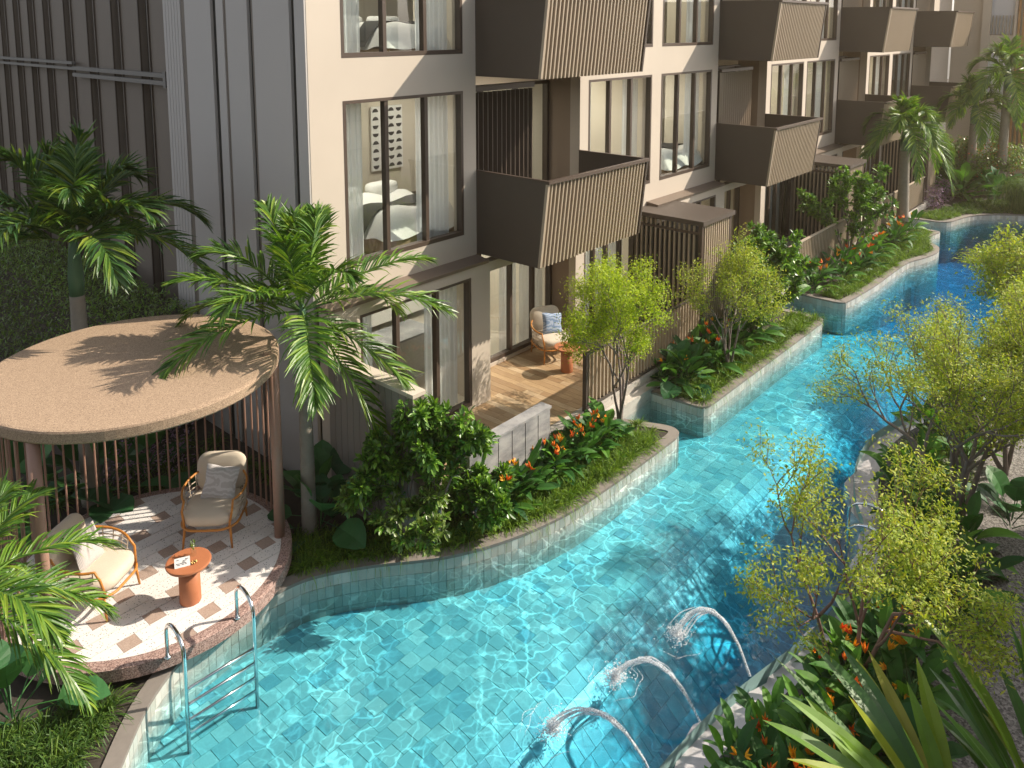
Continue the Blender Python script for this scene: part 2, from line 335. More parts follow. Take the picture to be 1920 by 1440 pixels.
class MB:
    def __init__(s): s.v = []; s.f = []
    def add(s, vs, fs):
        b = len(s.v); s.v += [tuple(x) for x in vs]; s.f += [tuple(i + b for i in f) for f in fs]; return s
    def box(s, x0, x1, y0, y1, z0, z1):
        vs = [(x0, y0, z0), (x1, y0, z0), (x1, y1, z0), (x0, y1, z0), (x0, y0, z1), (x1, y0, z1), (x1, y1, z1), (x0, y1, z1)]
        return s.add(vs, [(0, 3, 2, 1), (4, 5, 6, 7), (0, 1, 5, 4), (1, 2, 6, 5), (2, 3, 7, 6), (3, 0, 4, 7)])
    def hexa(s, vs):
        return s.add(vs, [(0, 3, 2, 1), (4, 5, 6, 7), (0, 1, 5, 4), (1, 2, 6, 5), (2, 3, 7, 6), (3, 0, 4, 7)])
    def prism(s, poly, z0, z1, bevel=0.0):
        n = len(poly); vs = [(x, y, z0) for x, y in poly]
        if bevel:
            c = np.mean(poly, axis=0); rings = [(z1 - bevel, 0.0), (z1 - bevel * 0.3, bevel * 0.3), (z1, bevel)]
            for z, ins in rings:
                for x, y in poly:
                    d = np.array([x, y]) - c; l = np.linalg.norm(d); q = c + d * (1 - ins / l); vs.append((q[0], q[1], z))
            fs = []
            for k in range(3):
                for i in range(n): j = (i + 1) % n; fs.append((k * n + i, k * n + j, (k + 1) * n + j, (k + 1) * n + i))
            fs.append(tuple(range(3 * n, 4 * n))); fs.append(tuple(reversed(range(n))))
            return s.add(vs, fs)
        vs += [(x, y, z1) for x, y in poly]
        fs = [(i, (i + 1) % n, n + (i + 1) % n, n + i) for i in range(n)] + [tuple(range(n, 2 * n)), tuple(reversed(range(n)))]
        return s.add(vs, fs)
    def tube(s, pts, rad, sides=8, cap=True):
        pts = [Vector(p) for p in pts]; n = len(pts)
        if not isinstance(rad, (list, tuple)): rad = [rad] * n
        vs = []; ref = None
        for i, p in enumerate(pts):
            t = (pts[min(i + 1, n - 1)] - pts[max(i - 1, 0)]).normalized()
            if ref is None: ref = Vector((0, 0, 1)) if abs(t.z) < 0.9 else Vector((1, 0, 0))
            a = (ref - t * ref.dot(t)).normalized(); ref = a; b = t.cross(a)
            for k in range(sides):
                an = 2 * math.pi * k / sides; vs.append(p + (a * math.cos(an) + b * math.sin(an)) * rad[i])
        fs = []
        for i in range(n - 1):
            for k in range(sides):
                k2 = (k + 1) % sides; fs.append((i * sides + k, i * sides + k2, (i + 1) * sides + k2, (i + 1) * sides + k))
        if cap: fs.append(tuple(reversed(range(sides)))); fs.append(tuple(range((n - 1) * sides, n * sides)))
        return s.add(vs, fs)
    def lathe(s, prof, c=(0, 0, 0), sides=32):
        vs = []; n = len(prof)
        for r, z in prof:
            for k in range(sides):
                a = 2 * math.pi * k / sides; vs.append((c[0] + r * math.cos(a), c[1] + r * math.sin(a), c[2] + z))
        fs = [(i * sides + k, i * sides + (k + 1) % sides, (i + 1) * sides + (k + 1) % sides, (i + 1) * sides + k) for i in range(n - 1) for k in range(sides)]
        fs.append(tuple(reversed(range(sides)))); fs.append(tuple(range((n - 1) * sides, n * sides)))
        return s.add(vs, fs)
    def build(s, name, mat, parent=None, smooth=False, local=False):
        return meshobj(name, s.v, s.f, mat, parent, smooth, local)
def boxmesh(name, sx, sy, sz, mat, bevel=0.0):
    """box centred in x,y with base at 0; slightly chamfered top edges"""
    b = MB()
    if bevel: b.prism([(-sx / 2, -sy / 2), (sx / 2, -sy / 2), (sx / 2, sy / 2), (-sx / 2, sy / 2)], 0, sz, bevel)
    else: b.box(-sx / 2, sx / 2, -sy / 2, sy / 2, 0, sz)
    me = bpy.data.meshes.new(name); me.from_pydata(b.v, [], b.f); me.materials.append(M[mat]); return me
def polyobj(name, outer, holes, z, mat, parent=None):
    loops = [[Vector((x, y, 0)) for x, y in l] for l in [outer] + holes]
    tri = tessellate_polygon(loops); vs = [(v.x, v.y, z) for l in loops for v in l]
    F = []
    for t in tri:
        a, b, c = (vs[i] for i in t)
        cr = (b[0] - a[0]) * (c[1] - a[1]) - (b[1] - a[1]) * (c[0] - a[0])
        F.append(tuple(t) if cr > 0 else tuple(reversed(t)))
    return meshobj(name, vs, F, mat, parent)
def clip_convex(poly, clip):
    out = list(poly)
    for i in range(len(clip)):
        a = clip[i]; b = clip[(i + 1) % len(clip)]; inp = out; out = []
        def side(p): return (b[0] - a[0]) * (p[1] - a[1]) - (b[1] - a[1]) * (p[0] - a[0])
        for j in range(len(inp)):
            p = inp[j]; q = inp[(j + 1) % len(inp)]; sp, sq = side(p), side(q)
            if sp >= 0: out.append(p)
            if (sp >= 0) != (sq >= 0):
                t = sp / (sp - sq); out.append((p[0] + (q[0] - p[0]) * t, p[1] + (q[1] - p[1]) * t))
        if not out: return []
    return out
def circle(cx, cy, r, n=64): return [(cx + r * math.cos(2 * math.pi * i / n), cy + r * math.sin(2 * math.pi * i / n)) for i in range(n)]
def inside(p, poly):
    x, y = p; c = False; j = len(poly) - 1
    for i in range(len(poly)):
        xi, yi = poly[i]; xj, yj = poly[j]
        if (yi > y) != (yj > y) and x < (xj - xi) * (y - yi) / (yj - yi) + xi: c = not c
        j = i
    return c
def smooth_line(pts, n=6, closed=False):
    P = [np.array(p, float) for p in pts]; out = []
    N = len(P)
    for i in range(N if closed else N - 1):
        p0 = P[(i - 1) % N] if closed or i > 0 else P[i]; p1 = P[i]; p2 = P[(i + 1) % N]; p3 = P[(i + 2) % N] if closed or i + 2 < N else P[(i + 1) % N]
        for k in range(n):
            t = k / n
            out.append(tuple(0.5 * ((2 * p1) + (-p0 + p2) * t + (2 * p0 - 5 * p1 + 4 * p2 - p3) * t * t + (-p0 + 3 * p1 - 3 * p2 + p3) * t ** 3)))
    if not closed: out.append(tuple(P[-1]))
    return out
def nrm(a): return a / np.maximum(np.linalg.norm(a, axis=-1, keepdims=True), 1e-9)
def blades(O, D, L, W, droop, segs=3, N=None, prof='blade', fold=0.0):
    """many narrow leaves at once: root O, direction D, length L, width W, sag droop -> verts, quads"""
    n = len(O); L = np.broadcast_to(L, (n,)); W = np.broadcast_to(W, (n,)); droop = np.broadcast_to(droop, (n,))
    D = nrm(D)
    if N is None:
        N = np.tile(np.array([0, 0, 1.0]), (n, 1)) + rng.normal(0, 0.35, (n, 3))
    S = nrm(np.cross(D, N)); U = nrm(np.cross(S, D))
    ts = np.linspace(0, 1, segs + 1)
    if prof == 'blade': wp = np.array([0.55 + 0.9 * t if t < 0.5 else 1.0 * (1 - (t - 0.5) / 0.5) ** 0.8 for t in ts]); wp[-1] = 0.04
    elif prof == 'leaf': wp = np.sin(np.pi * np.clip(ts * 0.93 + 0.07, 0, 1)) ** 0.75; wp[0] = 0.12; wp[-1] = 0.03
    elif prof == 'lance': wp = np.where(ts < 0.38, 0.22, 0.22 + 0.78 * np.sin(np.pi * np.clip((ts - 0.38) / 0.62, 0, 1)) ** 0.8 - 0.2 * np.clip((ts - .38) / .62, 0, 1)); wp[-1] = 0.02
    elif prof == 'obov': wp = np.sin(np.pi * np.clip(ts, 0, 1) ** 1.6) ** 0.8; wp[0] = 0.12; wp[-1] = 0.15
    cols = 3 if fold else 2
    V = np.zeros((n, segs + 1, cols, 3))
    for i, t in enumerate(ts):
        c = O + D * (L * t)[:, None]; c = c.copy(); c[:, 2] -= droop * L * t * t
        c -= D * (0.35 * np.abs(droop) * L * t ** 3)[:, None]
        h = (W * wp[i] * 0.5)[:, None]
        if fold:
            V[:, i, 0] = c - S * h + U * h * fold; V[:, i, 1] = c; V[:, i, 2] = c + S * h + U * h * fold
        else:
            V[:, i, 0] = c - S * h; V[:, i, 1] = c + S * h
    F = []
    for i in range(segs):
        for k in range(cols - 1):
            a = i * cols + k; F.append([a, a + 1, a + cols + 1, a + cols])
    F = np.array(F); per = (segs + 1) * cols
    FF = (F[None] + (np.arange(n) * per)[:, None, None]).reshape(-1, 4)
    return V.reshape(-1, 3), FF
def cat(parts):
    V = []; F = []; b = 0
    for v, f in parts: V.append(v); F.append(f + b); b += len(v)
    return np.concatenate(V), np.concatenate(F)

# ------------------------------------------------------------------ plants
def frond(base, az_, rise, length, sag, nl, leaf, width, roll=0.0, twist=0.5):
    """curved rachis with two rows of leaflets; returns (V,F) of leaflets and the rachis points"""
    d = np.array([math.cos(az_) * math.cos(rise), math.sin(az_) * math.cos(rise), math.sin(rise)])
    t = np.linspace(0, 1, 24); P = np.array(base) + d * (t * length)[:, None]
    P[:, 2] -= sag * length * t ** 2.2
    horiz = np.array([math.cos(az_), math.sin(az_), 0]); P -= horiz * (0.22 * sag * length * t ** 3)[:, None]
    T = nrm(np.gradient(P, axis=0)); side0 = np.array([-math.sin(az_), math.cos(az_), 0.0])
    s = np.linspace(0.13, 1.0, nl); O = np.array([[np.interp(q, t, P[:, k]) for k in range(3)] for q in s]); TT = nrm(np.array([[np.interp(q, t, T[:, k]) for k in range(3)] for q in s]))
    parts = []
    for sg in (-1, 1):
        up_ = nrm(np.cross(TT, np.tile(side0, (nl, 1)))); up_ *= np.sign(up_[:, 2:3] + 1e-6)
        ang = np.radians(62 - 42 * s)[:, None]
        D = TT * np.cos(ang) + (side0 * sg) * np.sin(ang) + up_ * (twist * (1 - 0.6 * s))[:, None]
        D += rng.normal(0, 0.09, D.shape)
        L = leaf * (np.sin(np.pi * (0.16 + 0.80 * s)) ** 0.7 + 0.12) * rng.uniform(0.85, 1.1, nl)
        parts.append(blades(O + rng.normal(0, 0.004, O.shape), D, L, width * rng.uniform(0.8, 1.15, nl), rng.uniform(0.12, 0.45, nl), 4, N=up_ + TT * 0.2 + rng.normal(0, 0.15, D.shape), fold=0.45))
    return cat(parts), P
def palm(loc, height, label, nf, flen, leaf, width, mat='palm', trunk_r=0.1, shaft=0.55, seed=1, grp=None, azs=None, rises=None, sag=0.75, lean=(0, 0)):
    rs = np.random.default_rng(seed)
    t = thing('palm_tree', label, 'palm', loc, 0, grp)
    b = MB(); n = 40; top = height - shaft
    pts = []; rad = []
    for i in range(n):
        q = i / (n - 1); pts.append((loc[0] + lean[0] * q ** 1.5, loc[1] + lean[1] * q ** 1.5, loc[2] + top * q)); rad.append(trunk_r * (1.25 - 0.35 * q) * (1.0 + 0.035 * (i % 2)))
    b.tube(pts, rad, 14); b.build('trunk', 'palm_trunk', t, True)
    c0 = Vector(pts[-1]); c1 = c0 + Vector((lean[0] * 0.15, lean[1] * 0.15, shaft))
    b = MB(); b.tube([c0, c0.lerp(c1, 0.3), c0.lerp(c1, 0.7), c1], [trunk_r * 0.9, trunk_r * 0.98, trunk_r * 0.7, trunk_r * 0.35], 12); b.build('crownshaft', 'crownshaft', t, True)
    for i in range(nf):
        a = azs[i] if azs else 2 * math.pi * i * 0.381966 + rs.uniform(-0.2, 0.2)
        r_ = rises[i] if rises else R(78) - R(85) * (i / nf) ** 0.9 + rs.uniform(-0.1, 0.1)
        (V, F), P = frond(tuple(c1 - Vector((0, 0, 0.12))), a, r_, flen * rs.uniform(0.88, 1.08), sag * (0.75 + 0.5 * i / nf), 46, leaf, width)
        f = meshobj('frond', V, F, mat, t)
        rb = MB(); rb.tube([tuple(p) for p in P[::3]] , [0.016 * (1 - 0.8 * k / 8) for k in range(len(P[::3]))], 5); rb.build('rachis', 'leafstem', f)
    return t
def branch_tree(loc, stems, height, spread, levels=4, seed=0, r0=0.035, bend=0.25, first_az=None, kids=3, tilt0=0.35):
    rs = np.random.default_rng(seed); segs = []; tips = []
    def grow(p, d, L, r, lv):
        pts = [p]; q = p.copy(); dd = d.copy(); n = 5
        for i in range(n):
            dd = dd + rs.normal(0, bend * 0.35, 3); dd[2] += 0.05; dd /= np.linalg.norm(dd); q = q + dd * L / n; pts.append(q)
        segs.append((pts, [r * (1 - 0.45 * i / n) for i in range(n + 1)]))
        if lv >= levels - 2:
            for i in range(2, n + 1): tips.append((pts[i], dd, lv))
        if lv < levels:
            for k in range(kids):
                a = rs.uniform(0, 2 * math.pi); tl = rs.uniform(0.35, 0.8)
                u = np.cross(dd, [0.3, 0.5, 0.8]); u /= np.linalg.norm(u); v = np.cross(dd, u)
                nd = dd * math.cos(tl) + (u * math.cos(a) + v * math.sin(a)) * math.sin(tl)
                nd[:2] *= spread; nd /= np.linalg.norm(nd)
                st = pts[rs.integers(3, n + 1)] if k else pts[-1]
                grow(st, nd, L * rs.uniform(0.58, 0.78), r * 0.58, lv + 1)
    for i in range(stems):
        a = (first_az or 0) + 2 * math.pi * i / stems + rs.uniform(-0.3, 0.3); tl = tilt0 * rs.uniform(0.6, 1.3)
        d = np.array([math.cos(a) * math.sin(tl), math.sin(a) * math.sin(tl), math.cos(tl)])
        grow(np.array(loc, float) + rs.normal(0, 0.02, 3) * [1, 1, 0], d, height * 0.42, r0, 0)
    return segs, tips
def tree(name, loc, label, cat_, stems, height, spread, leafmat, nleaf, lsize, cluster, bark='bark_grey', levels=4, seed=0, grp=None, r0=0.035, lw=0.45, prof='leaf', kids=3, tilt0=0.35, minz=None, rosette=False, bend=0.25, envelope=None, scale=None):
    t = thing(name, label, cat_, loc, 0, grp)
    segs, tips = branch_tree((0, 0, 0), stems, height, spread, levels, seed, r0, bend, None, kids, tilt0)
    T = np.array([p for p, d, l in tips])
    # fit crown to the wanted height and width
    sz = height / np.percentile(T[:, 2], 98); rr = np.percentile(np.hypot(T[:, 0], T[:, 1]), 95)
    sx = (envelope / rr) if envelope else 1.0; S = np.array([sx, sx, sz]); base = np.array(loc)
    b = MB()
    for pts, rad in segs: b.tube([tuple(np.array(p) * S + base) for p in pts], rad, 7 if rad[0] > 0.012 else 4, cap=False)
    b.build('trunk', bark, t, True)
    T = T * S + base; DD = np.array([d for p, d, l in tips])
    rs = np.random.default_rng(seed + 50)
    if rosette:
        TI = rs.integers(0, len(T), nleaf // 9); O = np.repeat(T[TI], 9, axis=0); n = len(O)
        D = np.repeat(DD[TI], 9, axis=0) * 0.55 + rs.normal(0, 0.7, (n, 3)); D[:, 2] += 0.25
        O = O + rs.normal(0, 0.012, (n, 3))
        V, F = blades(O, D, lsize * rs.uniform(0.7, 1.2, n), lsize * lw * rs.uniform(0.8, 1.2, n), rs.uniform(-0.1, 0.3, n), 4, prof=prof, fold=0.3)
    else:
        dens = rs.uniform(0.08, 1, len(T)) ** 2.2; dens /= dens.sum()
        TI = rs.choice(len(T), nleaf, p=dens); O = T[TI] + rs.normal(0, 1, (nleaf, 3)) * np.array([cluster, cluster, cluster * 0.75]); n = nleaf
        D = rs.normal(0, 1, (n, 3)); D[:, 2] = D[:, 2] * 0.45 - 0.1
        N = np.tile([0, 0, 1.0], (n, 1)) + rs.normal(0, 0.5, (n, 3))
        V, F = blades(O, D, lsize * rs.uniform(0.5, 1.6, n), lsize * lw * rs.uniform(0.7, 1.3, n), rs.uniform(0, 0.5, n), 2, N=N, prof=prof)
    meshobj('crown', V, F, leafmat, t)
    return t
def grass_bed(name, spots, label, hgt, nbl, mat='grass', width=0.012, parent=None):
    O = []; D = []; L = []
    for (x, y, z, s) in spots:
        a = rng.uniform(0, 2 * math.pi, nbl); tl = rng.uniform(0.05, 1.1, nbl) ** 0.8
        O.append(np.stack([x + np.cos(a) * 0.05 * s * rng.uniform(0, 1, nbl), y + np.sin(a) * 0.05 * s * rng.uniform(0, 1, nbl), np.full(nbl, z)], 1))
        D.append(np.stack([np.cos(a) * np.sin(tl), np.sin(a) * np.sin(tl), np.cos(tl)], 1)); L.append(hgt * s * rng.uniform(0.6, 1.15, nbl))
    O = np.concatenate(O); D = np.concatenate(D); L = np.concatenate(L)
    V, F = blades(O, D, L, width * rng.uniform(0.7, 1.2, len(O)), rng.uniform(0.35, 0.9, len(O)), 4, prof='blade')
    return tag(meshobj(name, V, F, mat), label, None, None, 'stuff')
def leaf_mesh(name, L, W, mat, droop, stem, segs=7, fold=0.35, rise=1.0, prof='leaf', wavy=0.0):
    n0 = np.array([[0, 0, 0.0]]); D = np.array([[1, 0, 0.0]])
    V, F = blades(n0 + [[stem, 0, 0]], D, L, W, droop, segs, N=np.array([[0, 0, 1.0]]), prof=prof, fold=fold)
    if wavy: V[:, 2] += np.sin(V[:, 0] * 38 + V[:, 1] * 9) * wavy * (np.abs(V[:, 1]) > 1e-3)
    b = MB(); b.add(V.tolist(), F.tolist())
    if stem: b.tube([(0, 0, 0), (stem * 0.5, 0, 0.01), (stem, 0, 0), (stem + L * 0.3, 0, -droop * L * 0.09)], [0.007, 0.006, 0.005, 0.003], 5)
    me = bpy.data.meshes.new(name); me.from_pydata(b.v, [], b.f); me.materials.append(M[mat]); return me
LEAFM = [leaf_mesh('broad_leaf', 0.36, 0.13, 'broad', 0.30, 0.16), leaf_mesh('broad_leaf', 0.30, 0.11, 'broad', 0.12, 0.22), leaf_mesh('broad_leaf', 0.42, 0.14, 'broad', 0.5, 0.12)]
def flower_mesh(mat, k, L):
    b = MB(); rs = random.Random(k)
    for i in range(7):
        a = rs.uniform(-0.9, 0.9); e = rs.uniform(0.15, 1.35); d = Vector((math.cos(e) * math.cos(a), math.cos(e) * math.sin(a), math.sin(e)))
        b.tube([(0, 0, 0), tuple(d * L * 0.4), tuple(d * L * rs.uniform(0.8, 1.1))], [0.004, 0.013, 0.001], 4, cap=False)
    me = bpy.data.meshes.new('flower'); me.from_pydata(b.v, [], b.f); me.materials.append(M[mat]); return me
FLM = [flower_mesh('orange', 1, 0.10), flower_mesh('orange', 2, 0.12), flower_mesh('yellow', 3, 0.12), flower_mesh('yellow', 4, 0.09)]
_st = MB(); _st.tube([(0, 0, 0), (0.01, 0, 0.2), (0, 0, 0.42)], [0.006, 0.005, 0.004], 5); STEM = bpy.data.meshes.new('flower_stem'); STEM.from_pydata(_st.v, [], _st.f); STEM.materials.append(M['leafstem'])
def broad_plant(loc, label, grp, nl=11, nf=1, s=1.0, rs=random, meshes=None, name='flowering_plant', catg='plant', upright=0.0):
    t = thing(name, label, catg, loc, rs.uniform(0, 6.28), grp); meshes = meshes or LEAFM
    for i in range(nl):
        o = bpy.data.objects.new('leaf', rs.choice(meshes)); COL.objects.link(o); o.parent = t
        a = i * 2.4 + rs.uniform(-0.3, 0.3); pitch = -(0.35 + upright + 0.9 * (1 - i / nl) * rs.uniform(0.6, 1.1))
        if rs.random() < 0.2: pitch = -0.15
        o.rotation_mode = 'XYZ'; o.rotation_euler = (rs.uniform(-0.4, 0.4), pitch, a); k = s * rs.uniform(0.75, 1.15); o.scale = (k, k, k)
        o.location = (math.cos(a) * 0.03, math.sin(a) * 0.03, 0.02 + 0.16 * s * (1 - i / nl))
    fk = rs.choice((FLM[:2], FLM[2:])) if nf else FLM
    if nf and fk is not FLM and 'orange flowers' in label and fk == FLM[2:]: t['label'] = label.replace('orange flowers', 'yellow flowers')
    if not nf and 'orange flowers' in label: t['label'] = label.replace('with orange flowers', 'without flowers')
    for i in range(nf):
        f = bpy.data.objects.new('flower', rs.choice(fk)); COL.objects.link(f); f.parent = t
        x, y = rs.uniform(-0.14, 0.14) * s, rs.uniform(-0.14, 0.14) * s; f.location = (x, y, 0.42 * s + 0.05); f.rotation_euler = (rs.uniform(-.3, .3), rs.uniform(-.4, .2), rs.uniform(0, 6.28)); f.scale = (s * 0.88,) * 3
        st = bpy.data.objects.new('flower_stem', STEM); COL.objects.link(st); st.parent = f; st.location = (0, 0, -0.42)
    return t
# ------------------------------------------------------------------ ground, pool
WZ = -0.42; GZ = -0.25; PB = -2.2
def floor_z(y, x=8.0):
    def sm(t): t = min(1, max(0, t)); return t * t * (3 - 2 * t)
    return -0.84 - max(1.25 * sm((5.6 - y) / 2.3), 0.95 * sm((x - 18.0) / 6.5))
P1 = smooth_line([(1.2, 4.9), (1.7, 6.0), (2.2, 6.78), (2.66, 7.3), (3.18, 7.82), (3.7, 8.12), (4.4, 8.27), (5.09, 8.24), (5.51, 8.11), (6.08, 7.74), (6.84, 7.13), (7.68, 6.73), (8.6, 6.50), (9.6, 6.42), (10.6, 6.39), (11.45, 6.38)], 5)
P1 += smooth_line([(11.55, 6.38), (11.75, 6.43), (11.84, 6.58), (11.8, 6.8), (11.6, 7.25), (11.4, 7.8)], 3)
P2 = [(12.8, 7.8), (12.82, 7.1)] + smooth_line([(12.84, 6.7), (12.88, 6.56), (13.05, 6.50), (13.3, 6.49)], 3) + [(18.6, 6.45)] + smooth_line([(18.7, 6.46), (18.88, 6.55), (18.92, 6.75)], 3) + [(18.95, 7.8)]
P3 = [(20.3, 7.8)] + smooth_line([(20.28, 6.75), (20.34, 6.58), (20.6, 6.48), (22.28, 6.36), (24.19, 6.33), (25.24, 6.28), (26.04, 6.06), (26.88, 5.91), (27.6, 6.0), (28.0, 6.28), (28.3, 6.55), (28.9, 6.6), (29.6, 6.50), (29.82, 6.52), (29.9, 6.9), (29.95, 7.8)], 3)
P4 = smooth_line([(31.2, 7.85), (31.3, 7.3), (31.35, 6.85), (31.7, 6.55), (32.6, 6.35), (33.3, 6.1), (34.0, 5.5), (34.4, 4.9), (34.7, 4.2)], 3)
PR = smooth_line([(34.6, 3.4), (31, 2.6), (27, 2.7), (23, 2.75), (20, 2.95), (16.8, 3.29), (15.1, 3.62), (13.95, 3.84), (12.87, 3.79), (11.9, 3.50), (11.2, 3.15), (10.4, 2.95), (9.39, 2.89), (8.5, 3.0), (7.6, 3.2), (6.8, 3.34), (5.6, 3.42), (4, 3.3), (2.4, 3.2), (1.2, 3.4)], 4)
POOL = P1 + P2 + P3 + P4 + PR
def offset(poly, d):
    out = []
    for i in range(len(poly)):
        a = poly[max(i - 1, 0)]; b = poly[min(i + 1, len(poly) - 1)]; L = math.dist(a, b) or 1
        out.append((poly[i][0] - (b[1] - a[1]) / L * d, poly[i][1] + (b[0] - a[0]) / L * d))
    return out
ground = polyobj('ground', [(-60, -60), (120, -60), (120, 90), (-60, 90)], [P1 + P2 + P3 + P4 + offset(PR, 0.37)], GZ, 'soil'); tag(ground, 'dark planting soil around the pool and building', kind='structure')
def basin():
    n = len(POOL); V = []; F = []
    for x, y in POOL: V += [(x, y, GZ), (x, y, PB)]
    for i in range(n): j = (i + 1) % n; F.append((2 * i, 2 * j, 2 * j + 1, 2 * i + 1))
    w_ = meshobj('pool_wall', V, F, 'grout'); tag(w_, 'tiled wall of the winding pool', kind='structure')
    ys = np.linspace(2.2, 9.0, 40); xs = np.linspace(0.5, 36, 90); V = [(x, y, floor_z(y, x)) for y in ys for x in xs]
    f = meshobj('pool_floor', V, [(a * 90 + b_, a * 90 + b_ + 1, a * 90 + b_ + 91, a * 90 + b_ + 90) for a in range(39) for b_ in range(89)], 'grout'); tag(f, 'tiled floor of the winding pool', kind='structure')
    return w_, f
pool_wall, pool_floor = basin()
area = sum(a[0] * b[1] - b[0] * a[1] for a, b in zip(POOL, POOL[1:] + POOL[:1]))
if area < 0: PO = POOL[::-1]
else: PO = POOL
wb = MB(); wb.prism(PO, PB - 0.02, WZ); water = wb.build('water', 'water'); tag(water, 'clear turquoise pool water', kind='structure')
CAMP = np.array([0, 0, 6.77])
def place_tiles(parent, items, me, limit=300):
    items.sort(key=lambda q: q[0])
    for it in items[:limit]: piece('tile', me, parent, it[1], rot=(it[3] if len(it) > 3 else 0, -it[4] if len(it) > 4 else 0, it[2]))
    if len(items) > limit:
        tv = np.array([v.co[:] for v in me.vertices]); tf = [tuple(p.vertices) for p in me.polygons]; tf = np.array(tf)
        L = np.array([it[1] for it in items[limit:]]); A = np.array([it[2] for it in items[limit:]])
        c, s = np.cos(A)[:, None], np.sin(A)[:, None]
        tz = tv[None, :, 2] + (np.array([math.tan(it[3]) if len(it) > 3 else 0 for it in items[limit:]])[:, None] * tv[None, :, 1]) + (np.array([math.tan(it[4]) if len(it) > 4 else 0 for it in items[limit:]])[:, None] * tv[None, :, 0])
        V = np.stack([tv[None, :, 0] * c - tv[None, :, 1] * s + L[:, 0:1], tv[None, :, 0] * s + tv[None, :, 1] * c + L[:, 1:2], tz + L[:, 2:3]], -1).reshape(-1, 3)
        F = (tf[None] + (np.arange(len(L)) * len(tv))[:, None, None]).reshape(-1, 4)
        tag(meshobj('tile', V, F, me.materials[0], parent), kind='stuff')
# floor tiles, running bond
TF = boxmesh('tile', 0.194, 0.194, 0.008, 'tile_floor'); it = []
for j in range(int(6 / 0.2)):
    y = 2.7 + j * 0.2; off = 0.1 if j % 2 else 0
    for i in range(int(34 / 0.2)):
        x = 1.2 + i * 0.2 + off
        if inside((x, y), POOL):
            d = math.dist((x, y, -1), CAMP); it.append((d, (x, y, floor_z(y, x) + random.uniform(-0.002, 0.004)), 0.0, math.atan((floor_z(y + .05, x) - floor_z(y - .05, x)) / .1), math.atan((floor_z(y, x + .05) - floor_z(y, x - .05)) / .1)))
place_tiles(pool_floor, it, TF)
TW = boxmesh('tile', 0.100, 0.016, 0.158, 'tile_wall'); it = []
def along(poly, step):
    d = 0; out = []; nxt = step / 2
    for a, b in zip(poly[:-1], poly[1:]):
        L = math.dist(a, b); u = ((b[0] - a[0]) / L, (b[1] - a[1]) / L)
        while nxt <= d + L:
            t = nxt - d; out.append(((a[0] + u[0] * t, a[1] + u[1] * t), math.atan2(u[1], u[0]))); nxt += step
        d += L
    return out
for poly in (P1, P2, P3, P4):
    for (x, y), a in along(poly, 0.105):
        if x < 1.8: continue
        for r_ in range(5):
            z = GZ - 0.005 - 0.163 * (r_ + 1)
            it.append((math.dist((x, y, z), CAMP) + r_ * 0.8, (x, y, z), a))
place_tiles(pool_wall, it, TW)
def strip(name, A, B, z0, z1, mat, label):
    b = MB(); n = len(A); vs = [(x, y, z1) for x, y in A] + [(x, y, z1) for x, y in B] + [(x, y, z0) for x, y in A] + [(x, y, z0) for x, y in B]
    fs = [(i, i + 1, n + i + 1, n + i) for i in range(n - 1)] + [(i + 1, i, 2 * n + i, 2 * n + i + 1) for i in range(n - 1)] + [(n + i, n + i + 1, 3 * n + i + 1, 3 * n + i) for i in range(n - 1)]
    b.add(vs, fs); o = b.build(name, mat); return tag(o, label, kind='structure')
for poly, lb in ((P1, 'nearest planter beside the pavilion'), (P2, 'second planter'), (P3, 'third planter with the palm'), (P4, 'far end garden')):
    strip('coping', offset(poly, -0.012), offset(poly, 0.17), GZ - 0.02, GZ + 0.022, 'coping', 'grey brown coping edging the ' + lb)
rag = [(x, y + 0.05 * math.sin(i * 1.9) + 0.05 * math.sin(i * 0.77)) for i, (x, y) in enumerate(PR)]  # inner edge waved to draw the water's broken reflection into the outline
strip('pool_rim', offset(rag, -0.05), offset(PR, 0.36), GZ - 0.4, WZ + 0.012, 'wet_stone', 'pale wet stone rim on the path side of the pool')
strip('pebble_strip', offset(PR, 0.355), offset(PR, 0.62), GZ - 0.4, GZ + 0.012, 'pebble', 'black pebble drain beside the pale pool rim')
gp = [p for p in offset(PR, 0.62)]
polyobj('path', gp + [(-20, 2.4), (-20, -30), (60, -30), (60, 3)], [], GZ + 0.006, 'gravel'); tag(bpy.data.objects['path'], 'grey pebble wash path', kind='structure')

# ------------------------------------------------------------------ terrace
tw = MB(); tw.box(6.9, 34, 7.80, 7.98, -1.45, -0.0); tw.box(8.0, 15.2, 7.62, 7.80, -1.4, -0.17)
stone = tw.build('terrace_edge', 'travertine'); tag(stone, 'pale pitted travertine edge of the terraces', kind='structure')
ts = MB(); ts.box(6.86, 15.4, 7.98, 10.4, -0.30, -0.02); deck = ts.build('terrace_floor', 'soil'); tag(deck, 'terrace floor under oak planks', kind='structure')
ts = MB(); ts.box(15.4, 43.9, 7.98, 10.4, -0.30, -0.01); d2 = ts.build('terrace_slab', 'floor_in'); tag(d2, 'pale floor of the farther terraces', kind='structure')
PLK = {}
for L in (0.6, 0.9, 1.2, 1.5): PLK[L] = boxmesh('plank', 0.145, L - 0.006, 0.022, 'wood', 0.003)
x = 6.95; cnt = 0
while x < 15.3:
    y = 7.98 - random.choice((0, .3, .6, .9)); 
    while y < 10.38:
        L = random.choice((0.6, 0.9, 1.2, 1.2, 1.5)); y0 = max(y, 7.98); y1 = min(y + L, 10.38)
        if y1 - y0 > 0.1 and cnt < 300:
            o = piece('plank', PLK[L], deck, (x, (y0 + y1) / 2, -0.021)); o.scale = (1, (y1 - y0) / L, 1); cnt += 1
        y += L
    x += 0.15

